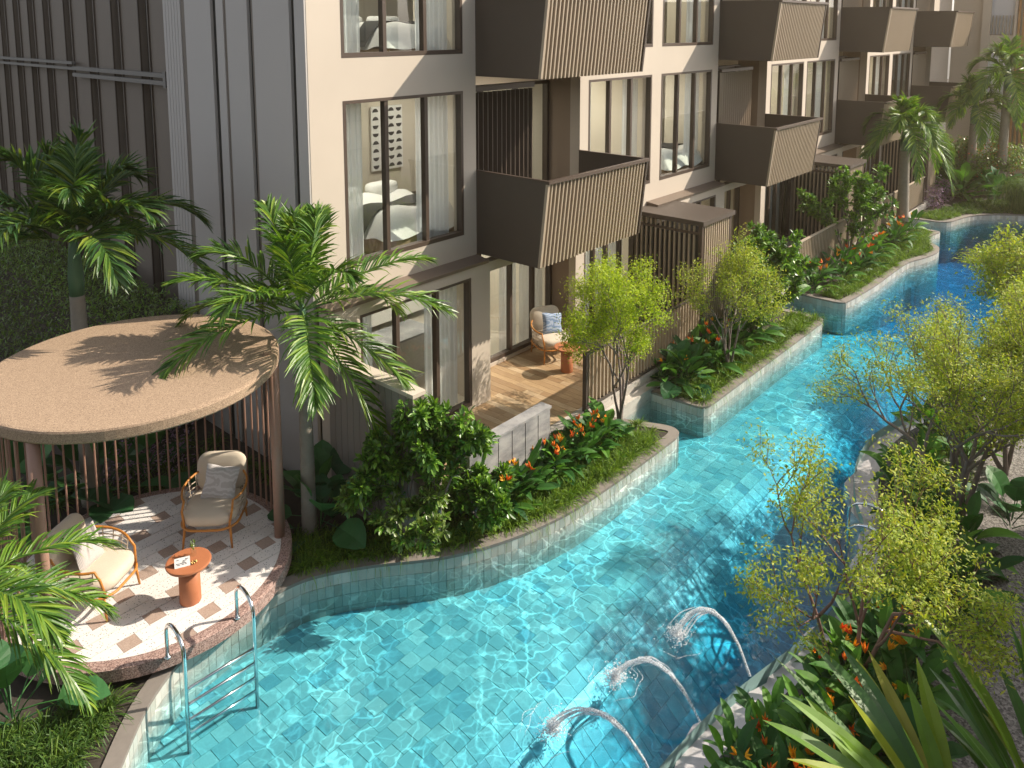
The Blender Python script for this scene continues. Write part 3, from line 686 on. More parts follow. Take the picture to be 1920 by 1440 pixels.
# ------------------------------------------------------------------ building
bld = thing('apartment_building', 'long cream and brown apartment building with slatted balconies beside the pool', 'building', (6.67, 9.69, 0))
def wall_cells(mb, x0, x1, z0, z1, holes, y0, y1):
    xs = sorted(set([x0, x1] + [h[0] for h in holes] + [h[1] for h in holes]))
    for a, b in zip(xs[:-1], xs[1:]):
        hs = sorted([h for h in holes if h[0] < b - 1e-6 and h[1] > a + 1e-6], key=lambda h: h[2]); z = z0
        for h in hs:
            if h[2] > z + 1e-6: mb.box(a, b, y0, y1, z, h[2])
            z = h[3]
        if z < z1 - 1e-6: mb.box(a, b, y0, y1, z, z1)
def window(x0, x1, z0, z1, y, parent=bld, n=3, mat='bronze', depth=0.13, fw=0.055, name='window', mull=None):
    b = MB(); b.box(x0, x0 + fw, y, y + depth, z0, z1); b.box(x1 - fw, x1, y, y + depth, z0, z1)
    b.box(x0 + fw, x1 - fw, y, y + depth, z1 - fw * 0.95, z1); b.box(x0 + fw, x1 - fw, y, y + depth, z0, z0 + fw * 1.3)
    ms = mull or [x0 + (x1 - x0) * i / n for i in range(1, n)]
    for mx in ms: b.box(mx - 0.035, mx + 0.035, y + 0.02, y + depth - 0.005, z0 + fw * 1.3, z1 - fw * 0.95)
    f = b.build(name, mat, parent); ed = [x0 + fw] + ms + [x1 - fw]
    for a, c in zip(ed[:-1], ed[1:]):
        g = MB(); lo = a + (0.035 if a in ms else 0); hi = c - (0.035 if c in ms else 0)
        g.box(lo, hi, y + depth * 0.55, y + depth * 0.55 + 0.008, z0 + fw * 1.3, z1 - fw * 0.95); g.build('pane', 'glass', f)
    return f
S = [10.12, 19.30, 28.33, 37.50]     # left edge of every balcony bay
FL = [2.90, 6.09, 9.28]
FH = 3.19; FY = 9.69
TOP = 12.6
holes = []; wins = []
prev = 6.67
for k, s in enumerate(S):
    for l in range(3):
        zs, zt = 3.12 + FH * l, 5.67 + FH * l
        wins.append((s - 2.86, s - 0.32, zs, zt))
        wins.append((s + 3.40, s + 5.90, zs, zt)) if s < 37 else None
prev = 6.67
for k, s in enumerate(S + [43.9]):
    b = MB(); hs = [w_ for w_ in wins if w_[0] > prev and w_[1] < s + 0.01]
    wall_cells(b, prev, s, 2.70, TOP, hs, FY, FY + 0.25); b.build('wall', 'plaster', bld)
    prev = s + 3.10
for w_ in wins: window(w_[0], w_[1], w_[2], w_[3], FY - 0.004)
# recesses with their glass, louvre screens and brown side walls
LOUV2 = boxmesh('louvre', 0.04, 0.085, 2.62, 'bronze_light'); LOUV = boxmesh('louvre', 0.045, 0.09, 2.62, 'bronze_mid'); 
for k, s in enumerate(S):
    b = MB(); b.box(s - 0.0, s + 0.02, 9.94, 10.6, 2.90, TOP); b.box(s + 3.10, s + 3.12, 9.94, 10.6, 2.7, TOP); b.build('recess_wall', 'plaster_brown', bld)
    for l in range(3):
        z0 = FL[l]
        if l < 2 or k > 1:
            window(s + 0.02, s + 3.10, z0 + 0.02, z0 + 2.75, 10.50, name='balcony_door', fw=0.07)
            sc = MB(); sc.box(s + 0.05, s + 2.15, 10.12, 10.22, z0 + 2.68, z0 + 2.78); sc = sc.build('louvre_screen', 'bronze', bld)
            for i in range(16): piece('louvre', LOUV, sc, (s + 0.12 + i * 0.13, 10.17, z0 + 0.04), R(25))
        sl = MB(); sl.box(s + 0.02, s + 3.10, 8.32, 14, z0 - 0.14, z0); sl.build('balcony_slab', 'bronze_mid', bld)
    if k == 0: continue
    for l in range(2 if k == 1 else 3):
        z0 = FL[l]; sc = MB(); sc.box(s + 0.05, s + 1.95, 9.60, 9.68, z0 + 2.68, z0 + 2.76); sc.box(s + 1.87, s + 1.95, 9.68, 10.4, z0 + 2.68, z0 + 2.76); sc = sc.build('louvre_screen', 'bronze', bld)
        for i in range(15): piece('louvre', LOUV2, sc, (s + 0.12 + i * 0.125, 9.64, z0 + 0.04), R(20))
        for i in range(5): piece('louvre', LOUV2, sc, (s + 1.91, 9.78 + i * 0.14, z0 + 0.04), R(80))
def balcony(s, zb, wd=3.12):
    b = MB(); zt = zb + 1.50
    def yf(z, o=0.0): return 8.22 - (z - zb) / 1.5 * 0.17 + o
    for xx in (s, s + wd - 0.05):
        b.hexa([(xx, yf(zb), zb), (xx + 0.05, yf(zb), zb), (xx + 0.05, 9.688, zb), (xx, 9.688, zb), (xx, yf(zt), zt), (xx + 0.05, yf(zt), zt), (xx + 0.05, 9.688, zt), (xx, 9.688, zt)])
    x0, x1 = s + 0.05, s + wd - 0.05
    b.hexa([(x0, yf(zb, .05), zb), (x1, yf(zb, .05), zb), (x1, yf(zb, .08), zb), (x0, yf(zb, .08), zb), (x0, yf(zt, .05), zt - .05), (x1, yf(zt, .05), zt - .05), (x1, yf(zt, .08), zt - .05), (x0, yf(zt, .08), zt - .05)])
    o = b.build('balcony', 'bronze_mid', bld)
    r = MB(); r.box(s - 0.004, s + 0.056, 8.07, 9.686, zt + 0.001, zt + 0.02); r.box(s + wd - 0.056, s + wd + 0.004, 8.07, 9.686, zt + 0.001, zt + 0.02); r.box(s - 0.01, s + wd + 0.01, 8.02, 8.10, zt - 0.035, zt + 0.021)
    r.build('handrail', 'bronze', o)
    p = MB(); p.hexa([(s - .002, yf(zb, -.004), zb + .01), (s + .052, yf(zb, -.004), zb + .01), (s + .052, yf(zb, .05), zb + .01), (s - .002, yf(zb, .05), zb + .01), (s - .002, yf(zt, -.004), zt - .04), (s + .052, yf(zt, -.004), zt - .04), (s + .052, yf(zt, .05), zt - .04), (s - .002, yf(zt, .05), zt - .04)])
    p.build('corner_fin', 'bronze_light', o)
    for i in range(28): piece('slat', SLAT, o, (s + 0.13 + i * 0.1055, 8.22, zb))
_s = MB(); _s.hexa([(-.016, 0, 0), (.016, 0, 0), (.016, .05, 0), (-.016, .05, 0), (-.016, -.166, 1.465), (.016, -.166, 1.465), (.016, -.116, 1.465), (-.016, -.116, 1.465)])
SLAT = bpy.data.meshes.new('slat'); SLAT.from_pydata(_s.v, [], _s.f); SLAT.materials.append(M['bronze_light'])
for s in S:
    for l in range(2): balcony(s, 2.72 + FH * l)
# ledges over the projecting ground floor, ground floor walls, doors
gy = 9.42
for k, s in enumerate(S[:3]):
    a = 6.67 if k == 0 else s - 3.42
    b = MB(); b.hexa([(a, gy - .03, 2.60), (s - .01, gy - .03, 2.60), (s - .01, FY - .002, 2.60), (a, FY - .002, 2.60), (a, gy - .05, 2.66), (s - .01, gy - .05, 2.66), (s - .01, FY - .002, 2.70), (a, FY - .002, 2.70)])
    b.build('ledge', 'ledge', bld)
    b = MB(); wall_cells(b, a, s + 0.06, 0.0, 2.60, [(s - 2.85, s - 0.42, 0.06, 2.42)], gy, gy + 0.2); b.box(s + 0.06, s + 3.0, gy, gy + 0.2, 2.42, 2.60); b.build('ground_wall', 'plaster', bld)
    window(s - 2.85, s - 0.42, 0.06, 2.42, gy + 0.01, name='garden_window', mull=[s - 2.08, s - 1.21])
    b = MB(); b.box(s - 0.2, s + 0.06, gy + 0.2, 10.5, 0, 2.6); b.build('return_wall', 'plaster', bld)
    window(s + 0.06, s + 3.1, 0.06, 2.55, 10.40, name='sliding_door', mull=[s + 0.86, s + 1.78, s + 2.5], fw=0.06)
    b = MB(); b.box(s + 0.06, s + 3.1, 10.36, 10.56, 0, 0.06); b.build('door_sill', 'plaster', bld)
    b = MB(); b.box(s + 3.10, s + 3.14, FY + 0.02, 10.6, 0, 2.7); b.build('recess_wall', 'plaster_brown', bld)
    b = MB(); wall_cells(b, s + 3.0, s + 5.8, 0.0, 2.70, [(s + 3.3, s + 5.3, 0.05, 2.55)], FY, FY + 0.18); b.build('ground_wall', 'plaster', bld)
    window(s + 3.3, s + 5.3, 0.05, 2.55, FY + 0.01, name='garden_window', mull=[s + 3.72, s + 4.2, s + 4.75])
# floors, room backs, roof, cross walls
b = MB()
for z in (0.02, 2.90, 6.09, 9.28, 12.5): b.box(6.98, 43.9, 9.95 if z > 1 else 10.6, 14.1, z - 0.2, z - 0.001)
b.box(6.9, 10.06, gy + 0.2, 10.6, -0.2, 0.015); b.build('floor_slab', 'floor_in', bld)
b = MB(); b.box(6.9, 43.9, 14.0, 14.1, 0, TOP)
for xx in (6.86, 13.28, 16.2, 22.5, 25.2, 31.6, 34.2, 40.7): b.box(xx, xx + 0.08, 9.95, 13.99, 0.02, TOP)
for s in S[:3]: b.box(s - 0.08, s - 0.02, 10.0, 11.2, 2.91, TOP)
b.build('room_wall', 'interior', bld)
b = MB(); b.box(6.6, 44, 9.6, 30, TOP, TOP + 0.2); b.build('roof', 'bronze_mid', bld)
# slatted enclosures, fences
HS = boxmesh('slat', 0.035, 0.05, 2.46, 'bronze_light'); FS = boxmesh('slat', 0.03, 0.05, 0.93, 'bronze_light')
for k in range(3):
    x0, x1, y0, y1 = 15.28 + 9.25 * k, 16.68 + 9.25 * k, 7.92, 9.66
    e = thing('service_enclosure', ['slatted brown service box with flat roof between the first two terraces', 'slatted brown service box behind the leafy shrub at the second terrace', 'farthest slatted brown service box near the single palm'][k], 'enclosure', (x0, y0, 0))
    b = MB(); b.box(x0 - 0.06, x1 + 0.06, y0 - 0.06, y1, 2.52, 2.62); b.build('roof', 'bronze_mid', e)
    b = MB(); b.box(x0, x0 + .09, y0, y0 + .09, 0, 2.52); b.box(x1 - .09, x1, y0, y0 + .09, 0, 2.52); b.box(x0, x0 + .06, y0 + .09, y1, 2.3, 2.36); b.box(x0, x0 + .06, y0 + .09, y1, 0, .06); b.build('frame', 'bronze', e)
    b = MB(); b.box(x0 + .25, x1 - .1, y0 + .3, y1, 0, 2.2); b.build('cabinet', 'black', e)
    for i in range(12): piece('slat', HS, e, (x0 + 0.17 + i * 0.1, y0 + 0.03, 0.03))
    for i in range(13): piece('slat', HS, e, (x0 + 0.03, y0 + 0.2 + i * 0.12, 0.03), R(90))
for k, (a, c) in enumerate([(10.97, 15.22), (16.82, 19.1), (19.95, 24.4), (26.0, 28.9), (29.1, 33.0)]):
    f = thing('terrace_fence', ['brown slatted fence of the terrace with the armchair, behind the first yellow green tree', 'short brown slatted fence just past the first service box', 'brown slatted fence with pale rail behind the leafy shrub', 'brown slatted fence behind the third planter shrub', 'farthest brown slatted fence behind the palm trunk'][k], 'fence', (a, 7.85, 0))
    b = MB(); b.box(a, c, 7.82, 7.88, 1.03, 1.07); b.build('top_rail', 'bronze_light' if k else 'bronze_mid', f)
    b = MB(); b.box(a + 0.0, c, 7.82, 7.88, 0.03, 0.08); b.build('bottom_rail', 'bronze_mid', f)
    for xx in (a - 0.05, c):
        b = MB(); b.box(xx, xx + 0.05, 7.81, 7.89, 0, 1.08); b.build('post', 'bronze_mid', f)
    if k > 0:
        b = MB(); b.box(a, c, 7.885, 7.90, .08, 1.03); b.build('backing_panel', 'bronze', f)
    n = int((c - a) / 0.115)
    for i in range(n): piece('slat', FS, f, (a + 0.07 + i * 0.115, 7.85, 0.09))
# grey side wall of the corner, with dark strips
sx = 6.67
side = MB(); side.box(sx + 0.02, sx + 0.3, 9.95, 14.0, GZ, TOP); side = side.build('side_wall', 'black', bld)
def panel(y0, y1, mat='grey_wall', x=sx, name='panel'):
    b = MB(); b.box(x - 0.03, x + 0.02, y0, y1, GZ, TOP); b.build(name, mat, side)
for y0, y1 in ((9.695, 9.94), (10.07, 11.03), (11.19, 11.81), (11.90, 12.12), (12.29, 13.15)): panel(y0, y1)
panel(11.03, 11.10, 'dark_wall', sx + 0.015); panel(11.812, 11.898, 'dark_wall', sx + 0.02); panel(13.16, 13.28, 'dark_wall', sx + 0.01)
for i in range(6): panel(13.30 + i * 0.105, 13.30 + i * 0.105 + 0.092)
far = MB(); far.box(sx + 0.42, sx + 0.6, 13.93, 34, GZ, TOP); far = far.build('recessed_side_wall', 'black', bld)
y = 14.35; i = 0
while y < 33:
    wd = 0.86 if i < 5 else 0.62
    b = MB(); b.box(sx + 0.30, sx + 0.42, y, y + wd, GZ, TOP); b.build('panel', 'dark_wall', far)
    b = MB(); b.box(sx + 0.27, sx + 0.30, y + wd - .04, y + wd, GZ, TOP); b.box(sx + 0.27, sx + 0.30, y - .0, y + .03, GZ, TOP); b.build('trim', 'bronze_mid', far)
    y += wd + 0.36; i += 1
b = MB(); b.box(sx + 0.14, sx + 0.24, 14.28, 18.6, 5.70, 5.78); b.box(sx + 0.14, sx + 0.24, 14.28, 18.6, 5.84, 5.92); b.box(sx + 0.1, sx + 0.28, 14.24, 14.34, 5.66, 5.96); b.build('rail', 'rail_grey', far)
b = MB(); b.box(sx + 0.14, sx + 0.22, 18.6, 30, 5.84, 5.90); b.box(sx + 0.14, sx + 0.22, 18.6, 30, 5.96, 6.02); b.build('rail', 'rail_grey', far)
# partition at the corner and the marble screen wall
pw = thing('partition_wall', 'tall grey grooved garden wall at the building corner behind the hanging palm frond', 'wall', (6.75, 7.55, GZ))
b = MB(); b.box(6.70, 6.86, 7.56, 9.41, GZ, 1.90); b.build('core', 'dark_wall', pw)
for i in range(13):
    b = MB(); b.box(6.66, 6.70, 7.56 + i * 0.143, 7.56 + i * 0.143 + 0.134, GZ, 1.90); b.build('panel', 'fence_grey', pw)
b = MB(); b.box(6.65, 6.88, 7.545, 9.415, 1.90, 1.955); b.build('coping', 'plaster', pw)
mw = thing('marble_wall', 'low grey veined marble wall with vertical grooves at the terrace edge', 'wall', (8.7, 7.5, GZ))
b = MB(); b.box(7.62, 9.44, 7.47, 7.60, GZ, 0.76); b.build('core', 'black', mw)
for i in range(6):
    b = MB(); b.box(7.60 + i * 0.308, 7.60 + i * 0.308 + 0.288, 7.44, 7.63, GZ, 0.76); b.build('panel', 'marble', mw)
b = MB(); b.box(7.59, 9.455, 7.43, 7.64, 0.76, 0.80); b.build('coping', 'marble', mw)
# the building opposite, behind the camera, which shades the lower right
op = thing('opposite_building', 'cream apartment building across the path, outside the picture, casting the shade on the path', 'building', (10, -8, GZ))
b = MB(); b.box(-14, 20.3, -12, -4.0, GZ, GZ + 8.8); b.build('wall', 'plaster', op)
for i in range(11):
    for l in range(3): window(-12 + i * 2.9, -12 + i * 2.9 + 1.7, 0.4 + l * 2.9, 2.3 + l * 2.9, -3.99, op, n=2, depth=0.05)
# end wing
ew = thing('end_wing', 'warm cream end wing closing the courtyard behind the two far palms', 'building', (44, 5, 0))
b = MB(); b.box(44.3, 48, 4.6, 9.69, GZ, 10); b.build('wall', 'plaster', ew)
b = MB(); b.box(43.95, 44.3, 8.0, 8.35, GZ, TOP); b.box(43.95, 44.3, 6.93, 7.02, GZ, TOP)
for z in (2.7, 5.75, 8.9): b.box(44.0, 44.3, 7.02, 8.0, z, z + 0.62)
b.build('pier', 'plaster', ew)
for z0, z1 in ((0.1, 2.7), (3.35, 5.75), (6.4, 8.9)):
    b = MB(); b.box(44.12, 44.16, 7.02, 8.0, z0, z1); b.build('window', 'sheer', ew)
b = MB()
for i in range(7): b.box(44.02, 44.10, 7.05 + i * 0.14, 7.075 + i * 0.14, 6.4, 7.3)
b.build('balustrade', 'bronze_light', ew)
TS = boxmesh('slat', 0.10, 0.09, 10.0, 'timber')
for i in range(12): piece('slat', TS, ew, (44.2, 6.85 - i * 0.19, 0))

# the warm haze the low sun lights up at the far end
hz = MB(); hz.box(-40, 75, -35, 45, -3.6, 13.4); hz = hz.build('haze', None); tag(hz, 'warm thin haze towards the far end of the courtyard', kind='stuff')
hm = bpy.data.materials.new('haze'); hm.use_nodes = True; hn = hm.node_tree; hn.nodes.remove(hn.nodes['Principled BSDF'])
pvn = hn.nodes.new('ShaderNodeVolumePrincipled'); pvn.inputs['Color'].default_value = (1.0, 0.80, 0.54, 1); pvn.inputs['Density'].default_value = 0.0013; pvn.inputs['Anisotropy'].default_value = 0.55
hn.links.new(pvn.outputs[0], hn.nodes['Material Output'].inputs['Volume']); hz.data.materials.append(hm)
scene.cycles.volume_bounces = 0
# ------------------------------------------------------------------ rooms seen through the glass
def curtain(x0, x1, z0, z1, y, label):
    n = max(16, int((x1 - x0) / 0.012)); V = []; ph = random.uniform(0, 6)
    for i in range(n + 1):
        u = x0 + (x1 - x0) * i / n; w_ = math.sin(u * 58 + ph) * 0.022 + math.sin(u * 23 + ph) * 0.014
        V += [(u, y + w_, z0), (u + math.sin(u * 40) * 0.004, y + w_ * 0.6, z1)]
    F = [(2 * i, 2 * i + 2, 2 * i + 3, 2 * i + 1) for i in range(n)]
    o = meshobj('curtain', V, F, 'sheer', None, True); tag(o, label, 'curtain')
wn = {7.26: 'first'}
def cpair(s, l, y=FY + 0.34, wl=0.62, wr=0.80, which='left'):
    a, c = s - 2.86, s - 0.32; z0, z1 = 3.0 + FH * l, 5.75 + FH * l
    st = ['lower', 'upper'][l]
    names = {10.12: 'big corner window', 19.30: 'window left of the second balconies', 28.33: 'window left of the third balconies', 37.5: 'window left of the fourth balconies'}
    curtain(a + 0.05, a + wl, z0, z1, y, 'white sheer curtain at the left side of the %s %s' % (st, names[s])); curtain(c - wr, c - 0.05, z0, z1, y, 'white sheer curtain at the right side of the %s %s' % (st, names[s]))
for s in S: 
    for l in (0, 1): cpair(s, l)
for s, nm in ((10.12, 'first'), (19.30, 'second'), (28.33, 'third')):
    for l in (0, 1):
        curtain(s + 3.45, s + 3.95, 3.0 + FH * l, 5.75 + FH * l, FY + .34, 'white sheer curtain at the left of the %s window right of the %s balconies' % (['lower', 'upper'][l], nm))
        curtain(s + 5.2, s + 5.85, 3.0 + FH * l, 5.75 + FH * l, FY + .34, 'white sheer curtain at the right of the %s window right of the %s balconies' % (['lower', 'upper'][l], nm))
curtain(7.36, 7.72, 0.05, 2.5, gy + 0.3, 'white curtain at the left end of the ground floor garden window')
curtain(8.85, 9.62, 0.05, 2.5, gy + 0.3, 'long pleated curtain at the right end of the ground floor garden window')
curtain(11.75, 12.25, 0.07, 2.5, 10.62, 'pleated curtain behind the middle pane of the terrace sliding door')
curtain(12.4, 13.15, 0.07, 2.5, 10.62, 'pleated curtain at the right end of the terrace sliding door')
curtain(13.5, 15.3, 0.05, 2.6, 9.98, 'wide cream curtain behind the narrow ground floor panes past the terrace')
curtain(22.6, 24.5, 0.05, 2.6, 9.98, 'cream curtain behind the ground floor panes of the second terrace')
curtain(31.7, 33.5, 0.05, 2.6, 9.98, 'cream curtain behind the ground floor panes of the third terrace')
def bed(cx, cy, z, label):
    t = thing('bed', label, 'bed', (cx, cy, z))
    b = MB(); b.prism([(cx - .95, cy - 1.05), (cx + .95, cy - 1.05), (cx + .95, cy + 1.05), (cx - .95, cy + 1.05)], z, z + .32, .03); b.build('base', 'cove', t)
    n = 26; V = []; F = []
    for i in range(n):
        for j in range(n):
            u, v = i / (n - 1) * 2 - 1, j / (n - 1) * 2 - 1; e = max(abs(u), abs(v)); h = 0.72 - 0.42 * max(0, e - 0.72) ** 1.3 * 5 + 0.03 * math.sin(u * 7 + v * 4) + 0.02 * math.sin(v * 13 - u * 5)
            V.append((cx + u * 1.05, cy + v * 1.12, z + max(0.2, h)))
    for i in range(n - 1):
        for j in range(n - 1): F.append((i * n + j, (i + 1) * n + j, (i + 1) * n + j + 1, i * n + j + 1))
    meshobj('duvet', V, F, 'white_fabric', t, True)
    for px in (-0.45, 0.45):
        b = MB(); pil = [(cx + px + .36 * math.cos(a) * (abs(math.cos(a)) ** -.3 if abs(math.cos(a)) > .1 else 1), cy + .78 + .2 * math.sin(a)) for a in np.linspace(0, 2 * math.pi, 20, endpoint=False)]
        b.prism(pil, z + .66, z + .88, .07); b.build('pillow', 'white_fabric', t, True)
    V = []
    for i in range(14):
        for j in range(6):
            u = i / 13 * 2 - 1; v = -0.15 + j / 5 * -0.35; e = abs(u); h = 0.745 - 0.42 * max(0, e - 0.72) ** 1.3 * 5 + 0.03 * math.sin(u * 7 + v * 4)
            V.append((cx + u * 1.07, cy + v * 1.12, z + h + .01))
    F = [(i * 6 + j, i * 6 + j + 1, (i + 1) * 6 + j + 1, (i + 1) * 6 + j) for i in range(13) for j in range(5)]
    meshobj('throw', V, F, 'dark_fabric', t, True)
bed(9.35, 11.15, 2.9, 'white bed with a dark throw behind the lower big corner window')
bed(9.6, 11.3, 6.09, 'white bed with a dark throw behind the upper big corner window')
bed(18.2, 11.0, 2.9, 'white bed behind the lower window left of the second balconies')
def art(x0, x1, z0, z1, y, label, kind):
    t = thing('wall_art', label, 'wall art', (x0, y, z0))
    b = MB(); b.box(x0, x1, y, y + .04, z0, z1); b.build('board', 'white_fabric', t)
    b = MB(); 
    if kind == 0:
        nx, nz = 4, 8; w_ = (x1 - x0) / nx; h = (z1 - z0) / nz; rs = random.Random(3)
        for i in range(nx):
            for j in range(nz):
                cx, cz = x0 + (i + .5) * w_, z0 + (j + .5) * h; r_ = min(w_, h) * .46; f = rs.choice((-1, 1))
                pts = [(cx + r_ * math.cos(a), y - .006, cz + f * r_ * math.sin(a) - f * r_ * .4) for a in np.linspace(0, math.pi, 9)]; b.add(pts, [tuple(range(9))])
        o = b.build('motif', 'ink', t); o['kind'] = 'stuff'
    else:
        for cx, r_ in ((x0 + .3, .22), (x1 - .3, .26)):
            b.add([(cx + r_ * math.cos(a), y - .006, z0 + .12 + 1.5 * r_ * math.sin(a)) for a in np.linspace(0, math.pi, 14)], [tuple(range(14))])
        o = b.build('motif', 'ink', t); o['kind'] = 'stuff'
art(11.2, 12.1, 3.55, 5.0, 13.93, 'tall board with black half circle pattern seen through the lower big corner window', 0)
art(9.6, 11.2, 7.9, 9.0, 13.93, 'framed picture with black arches seen through the upper big corner window', 1)
t = thing('kitchen_island', 'grey kitchen island behind the ground floor garden window', 'island', (9.6, 11.6, 0.02))
b = MB(); b.box(8.3, 10.3, 11.1, 11.75, 0.02, 0.86); b.build('body', 'grey_wall', t); b = MB(); b.box(8.25, 10.35, 11.05, 11.8, 0.86, 0.90); b.build('worktop', 'marble', t)
t = thing('kitchen_cabinet', 'tall pale kitchen cabinet against the back wall of the ground floor room', 'cabinet', (9, 13.9, 0.02))
b = MB(); b.box(7.2, 9.6, 13.4, 13.98, 0.02, 0.9); b.box(7.2, 9.6, 13.6, 13.98, 1.5, 2.3); b.build('body', 'cove', t); b = MB(); b.box(7.15, 9.65, 13.36, 13.98, .9, .94); b.build('worktop', 'marble', t)
t = thing('sideboard', 'low pale sideboard seen through the terrace sliding door', 'sideboard', (11, 13.9, 0.02))
b = MB(); b.box(10.3, 12.8, 13.45, 13.98, 0.2, 0.7); b.build('body', 'white_fabric', t); b = MB(); b.box(10.8, 12.2, 13.85, 13.95, .9, 1.7); b.build('screen', 'ink', t)
LM = plain('added_lamp_diffuser', (0.8, 0.8, 0.8)); LM.node_tree.nodes['Principled BSDF'].inputs['Emission Color'].default_value = (1, .85, .6, 1); LM.node_tree.nodes['Principled BSDF'].inputs['Emission Strength'].default_value = 4
rooms = [(8.7, 11.8, 2.68, 45, 'behind the garden window'), (11.7, 12.3, 2.68, 45, 'behind the terrace sliding door'), (14.6, 11.8, 2.68, 40, 'behind the narrow panes past the terrace'), (8.7, 11.8, 5.8, 55, 'behind the lower big corner window'), (11.7, 12.4, 5.8, 35, 'behind the first lower balcony'), (8.7, 11.8, 8.98, 55, 'behind the upper big corner window'),
         (14.8, 11.8, 5.8, 50, 'behind the window right of the first balcony'), (17.8, 11.8, 5.8, 50, 'behind the window left of the second balcony'), (14.8, 11.8, 8.98, 45, 'behind the upper window right of the first balcony'), (17.8, 11.8, 8.98, 45, 'behind the upper window left of the second balcony'), (18, 11.8, 2.68, 35, 'in the second terrace room'),
         (23.8, 11.8, 5.8, 55, 'behind the window right of the second balcony'), (26.7, 11.8, 5.8, 45, 'behind the window left of the third balcony'), (26.0, 11.8, 8.98, 55, 'in the upper room before the third balcony'), (33.5, 11.8, 5.8, 60, 'in the room past the third balcony')]
for x, y, z, p, lb in rooms:  # unseen ceiling lamps, added to brighten the rooms behind the glass
    t = thing('added_ceiling_lamp', 'added warm ceiling lamp in the room ' + lb, 'lamp', (x, y, z))
    b = MB(); b.lathe([(0.30, 0.0), (0.31, -0.02), (0.26, -0.04)], (x, y, z), 20); o = meshobj('diffuser', b.v, b.f, LM, t)
    ld = bpy.data.lights.new('lamp', 'AREA'); ld.shape = 'DISK'; ld.size = 0.9; ld.energy = p * 0.8; ld.color = (1.0, 0.92, 0.80)
    lo = bpy.data.objects.new('added_lamp_light', ld); COL.objects.link(lo); lo.parent = t; lo.location = (0, 0, -0.06)

# ------------------------------------------------------------------ garden pavilion
gx, gyy = 4.05, 9.66
pv = thing('garden_pavilion', 'round pavilion with tan pebble canopy on copper posts over a terrazzo floor', 'pavilion', (gx, gyy, 0))
b = MB(); cc = circle(4.05, 9.72, 1.70, 96)
vs = []; prof = [(1.60, 2.50), (1.685, 2.505), (1.70, 2.525), (1.70, 2.625), (1.69, 2.645), (1.66, 2.652)]
b.lathe([(r_, z) for r_, z in prof], (4.05, 9.72, 0), 96); b.build('canopy', 'canopy', pv, False)
for i, a in enumerate((-29, 207)):
    b = MB(); px, py = gx + 1.585 * math.cos(R(a)), gyy + 1.585 * math.sin(R(a)); b.tube([(px, py, 0), (px, py, 2.5)], 0.066, 20); b.build('column', 'rod', pv, True)
b = MB(); b.tube([(gx + 1.2, gyy - .15 * 0 - .95, 2.651), (gx + 1.2, gyy - .95, 2.70)], 0.05, 14)
b.build('vent_cap', 'canopy', pv)
RODM = MB(); RODM.tube([(0, 0, 0), (0, 0, 2.5)], 0.0145, 8); RODME = bpy.data.meshes.new('rod'); RODME.from_pydata(RODM.v, [], RODM.f); RODME.materials.append(M['rod'])
a = -24.0
while a < 203: piece('rod', RODME, pv, (gx + 1.66 * math.cos(R(a)), gyy + 1.66 * math.sin(R(a)), 0)); a += 4.7
fl = MB(); fl.prism(circle(gx, gyy, 1.60, 96), -0.12, -0.008); fl = fl.build('floor', 'coping', pv)
cb = MB(); n = 96; rr = [(1.602, -0.15), (1.602, 0.002), (1.70, 0.004), (1.735, -0.012), (1.74, -0.15)]
vs = [(gx + r_ * math.cos(2 * math.pi * k / n), gyy + r_ * math.sin(2 * math.pi * k / n), z) for r_, z in rr for k in range(n)]
cb.add(vs, [(i * n + k, (i + 1) * n + k, (i + 1) * n + (k + 1) % n, i * n + (k + 1) % n) for i in range(5 - 1) for k in range(n)] + [(4 * n + k, k, (k + 1) % n, 4 * n + (k + 1) % n) for k in range(n)]); cb.build('curb', 'curb', pv)
b = MB(); b.prism(circle(gx, gyy, 1.5, 48), -0.30, -0.121); b.build('plinth', 'black', pv)
cl = circle(gx, gyy, 1.598, 96); y = gyy - 1.65; row = 0
while y < gyy + 1.65:
    x = gx - 1.9 + (row * 0.37) % 1.2 - 0.7; k = 0
    while x < gx + 1.7:
        wd, mt_ = (1.0, 'terrazzo') if k % 2 == 0 else (0.20, 'brown_granite')
        P_ = clip_convex([(x + .002, y + .006), (x + wd - .002, y + .006), (x + wd - .002, y + .194), (x + .002, y + .194)], cl)
        if len(P_) > 2: bb = MB(); bb.prism(P_, -0.008, random.uniform(0.0, 0.0012)); bb.build('paver', mt_, fl)
        x += wd; k += 1
    y += 0.2; row += 1

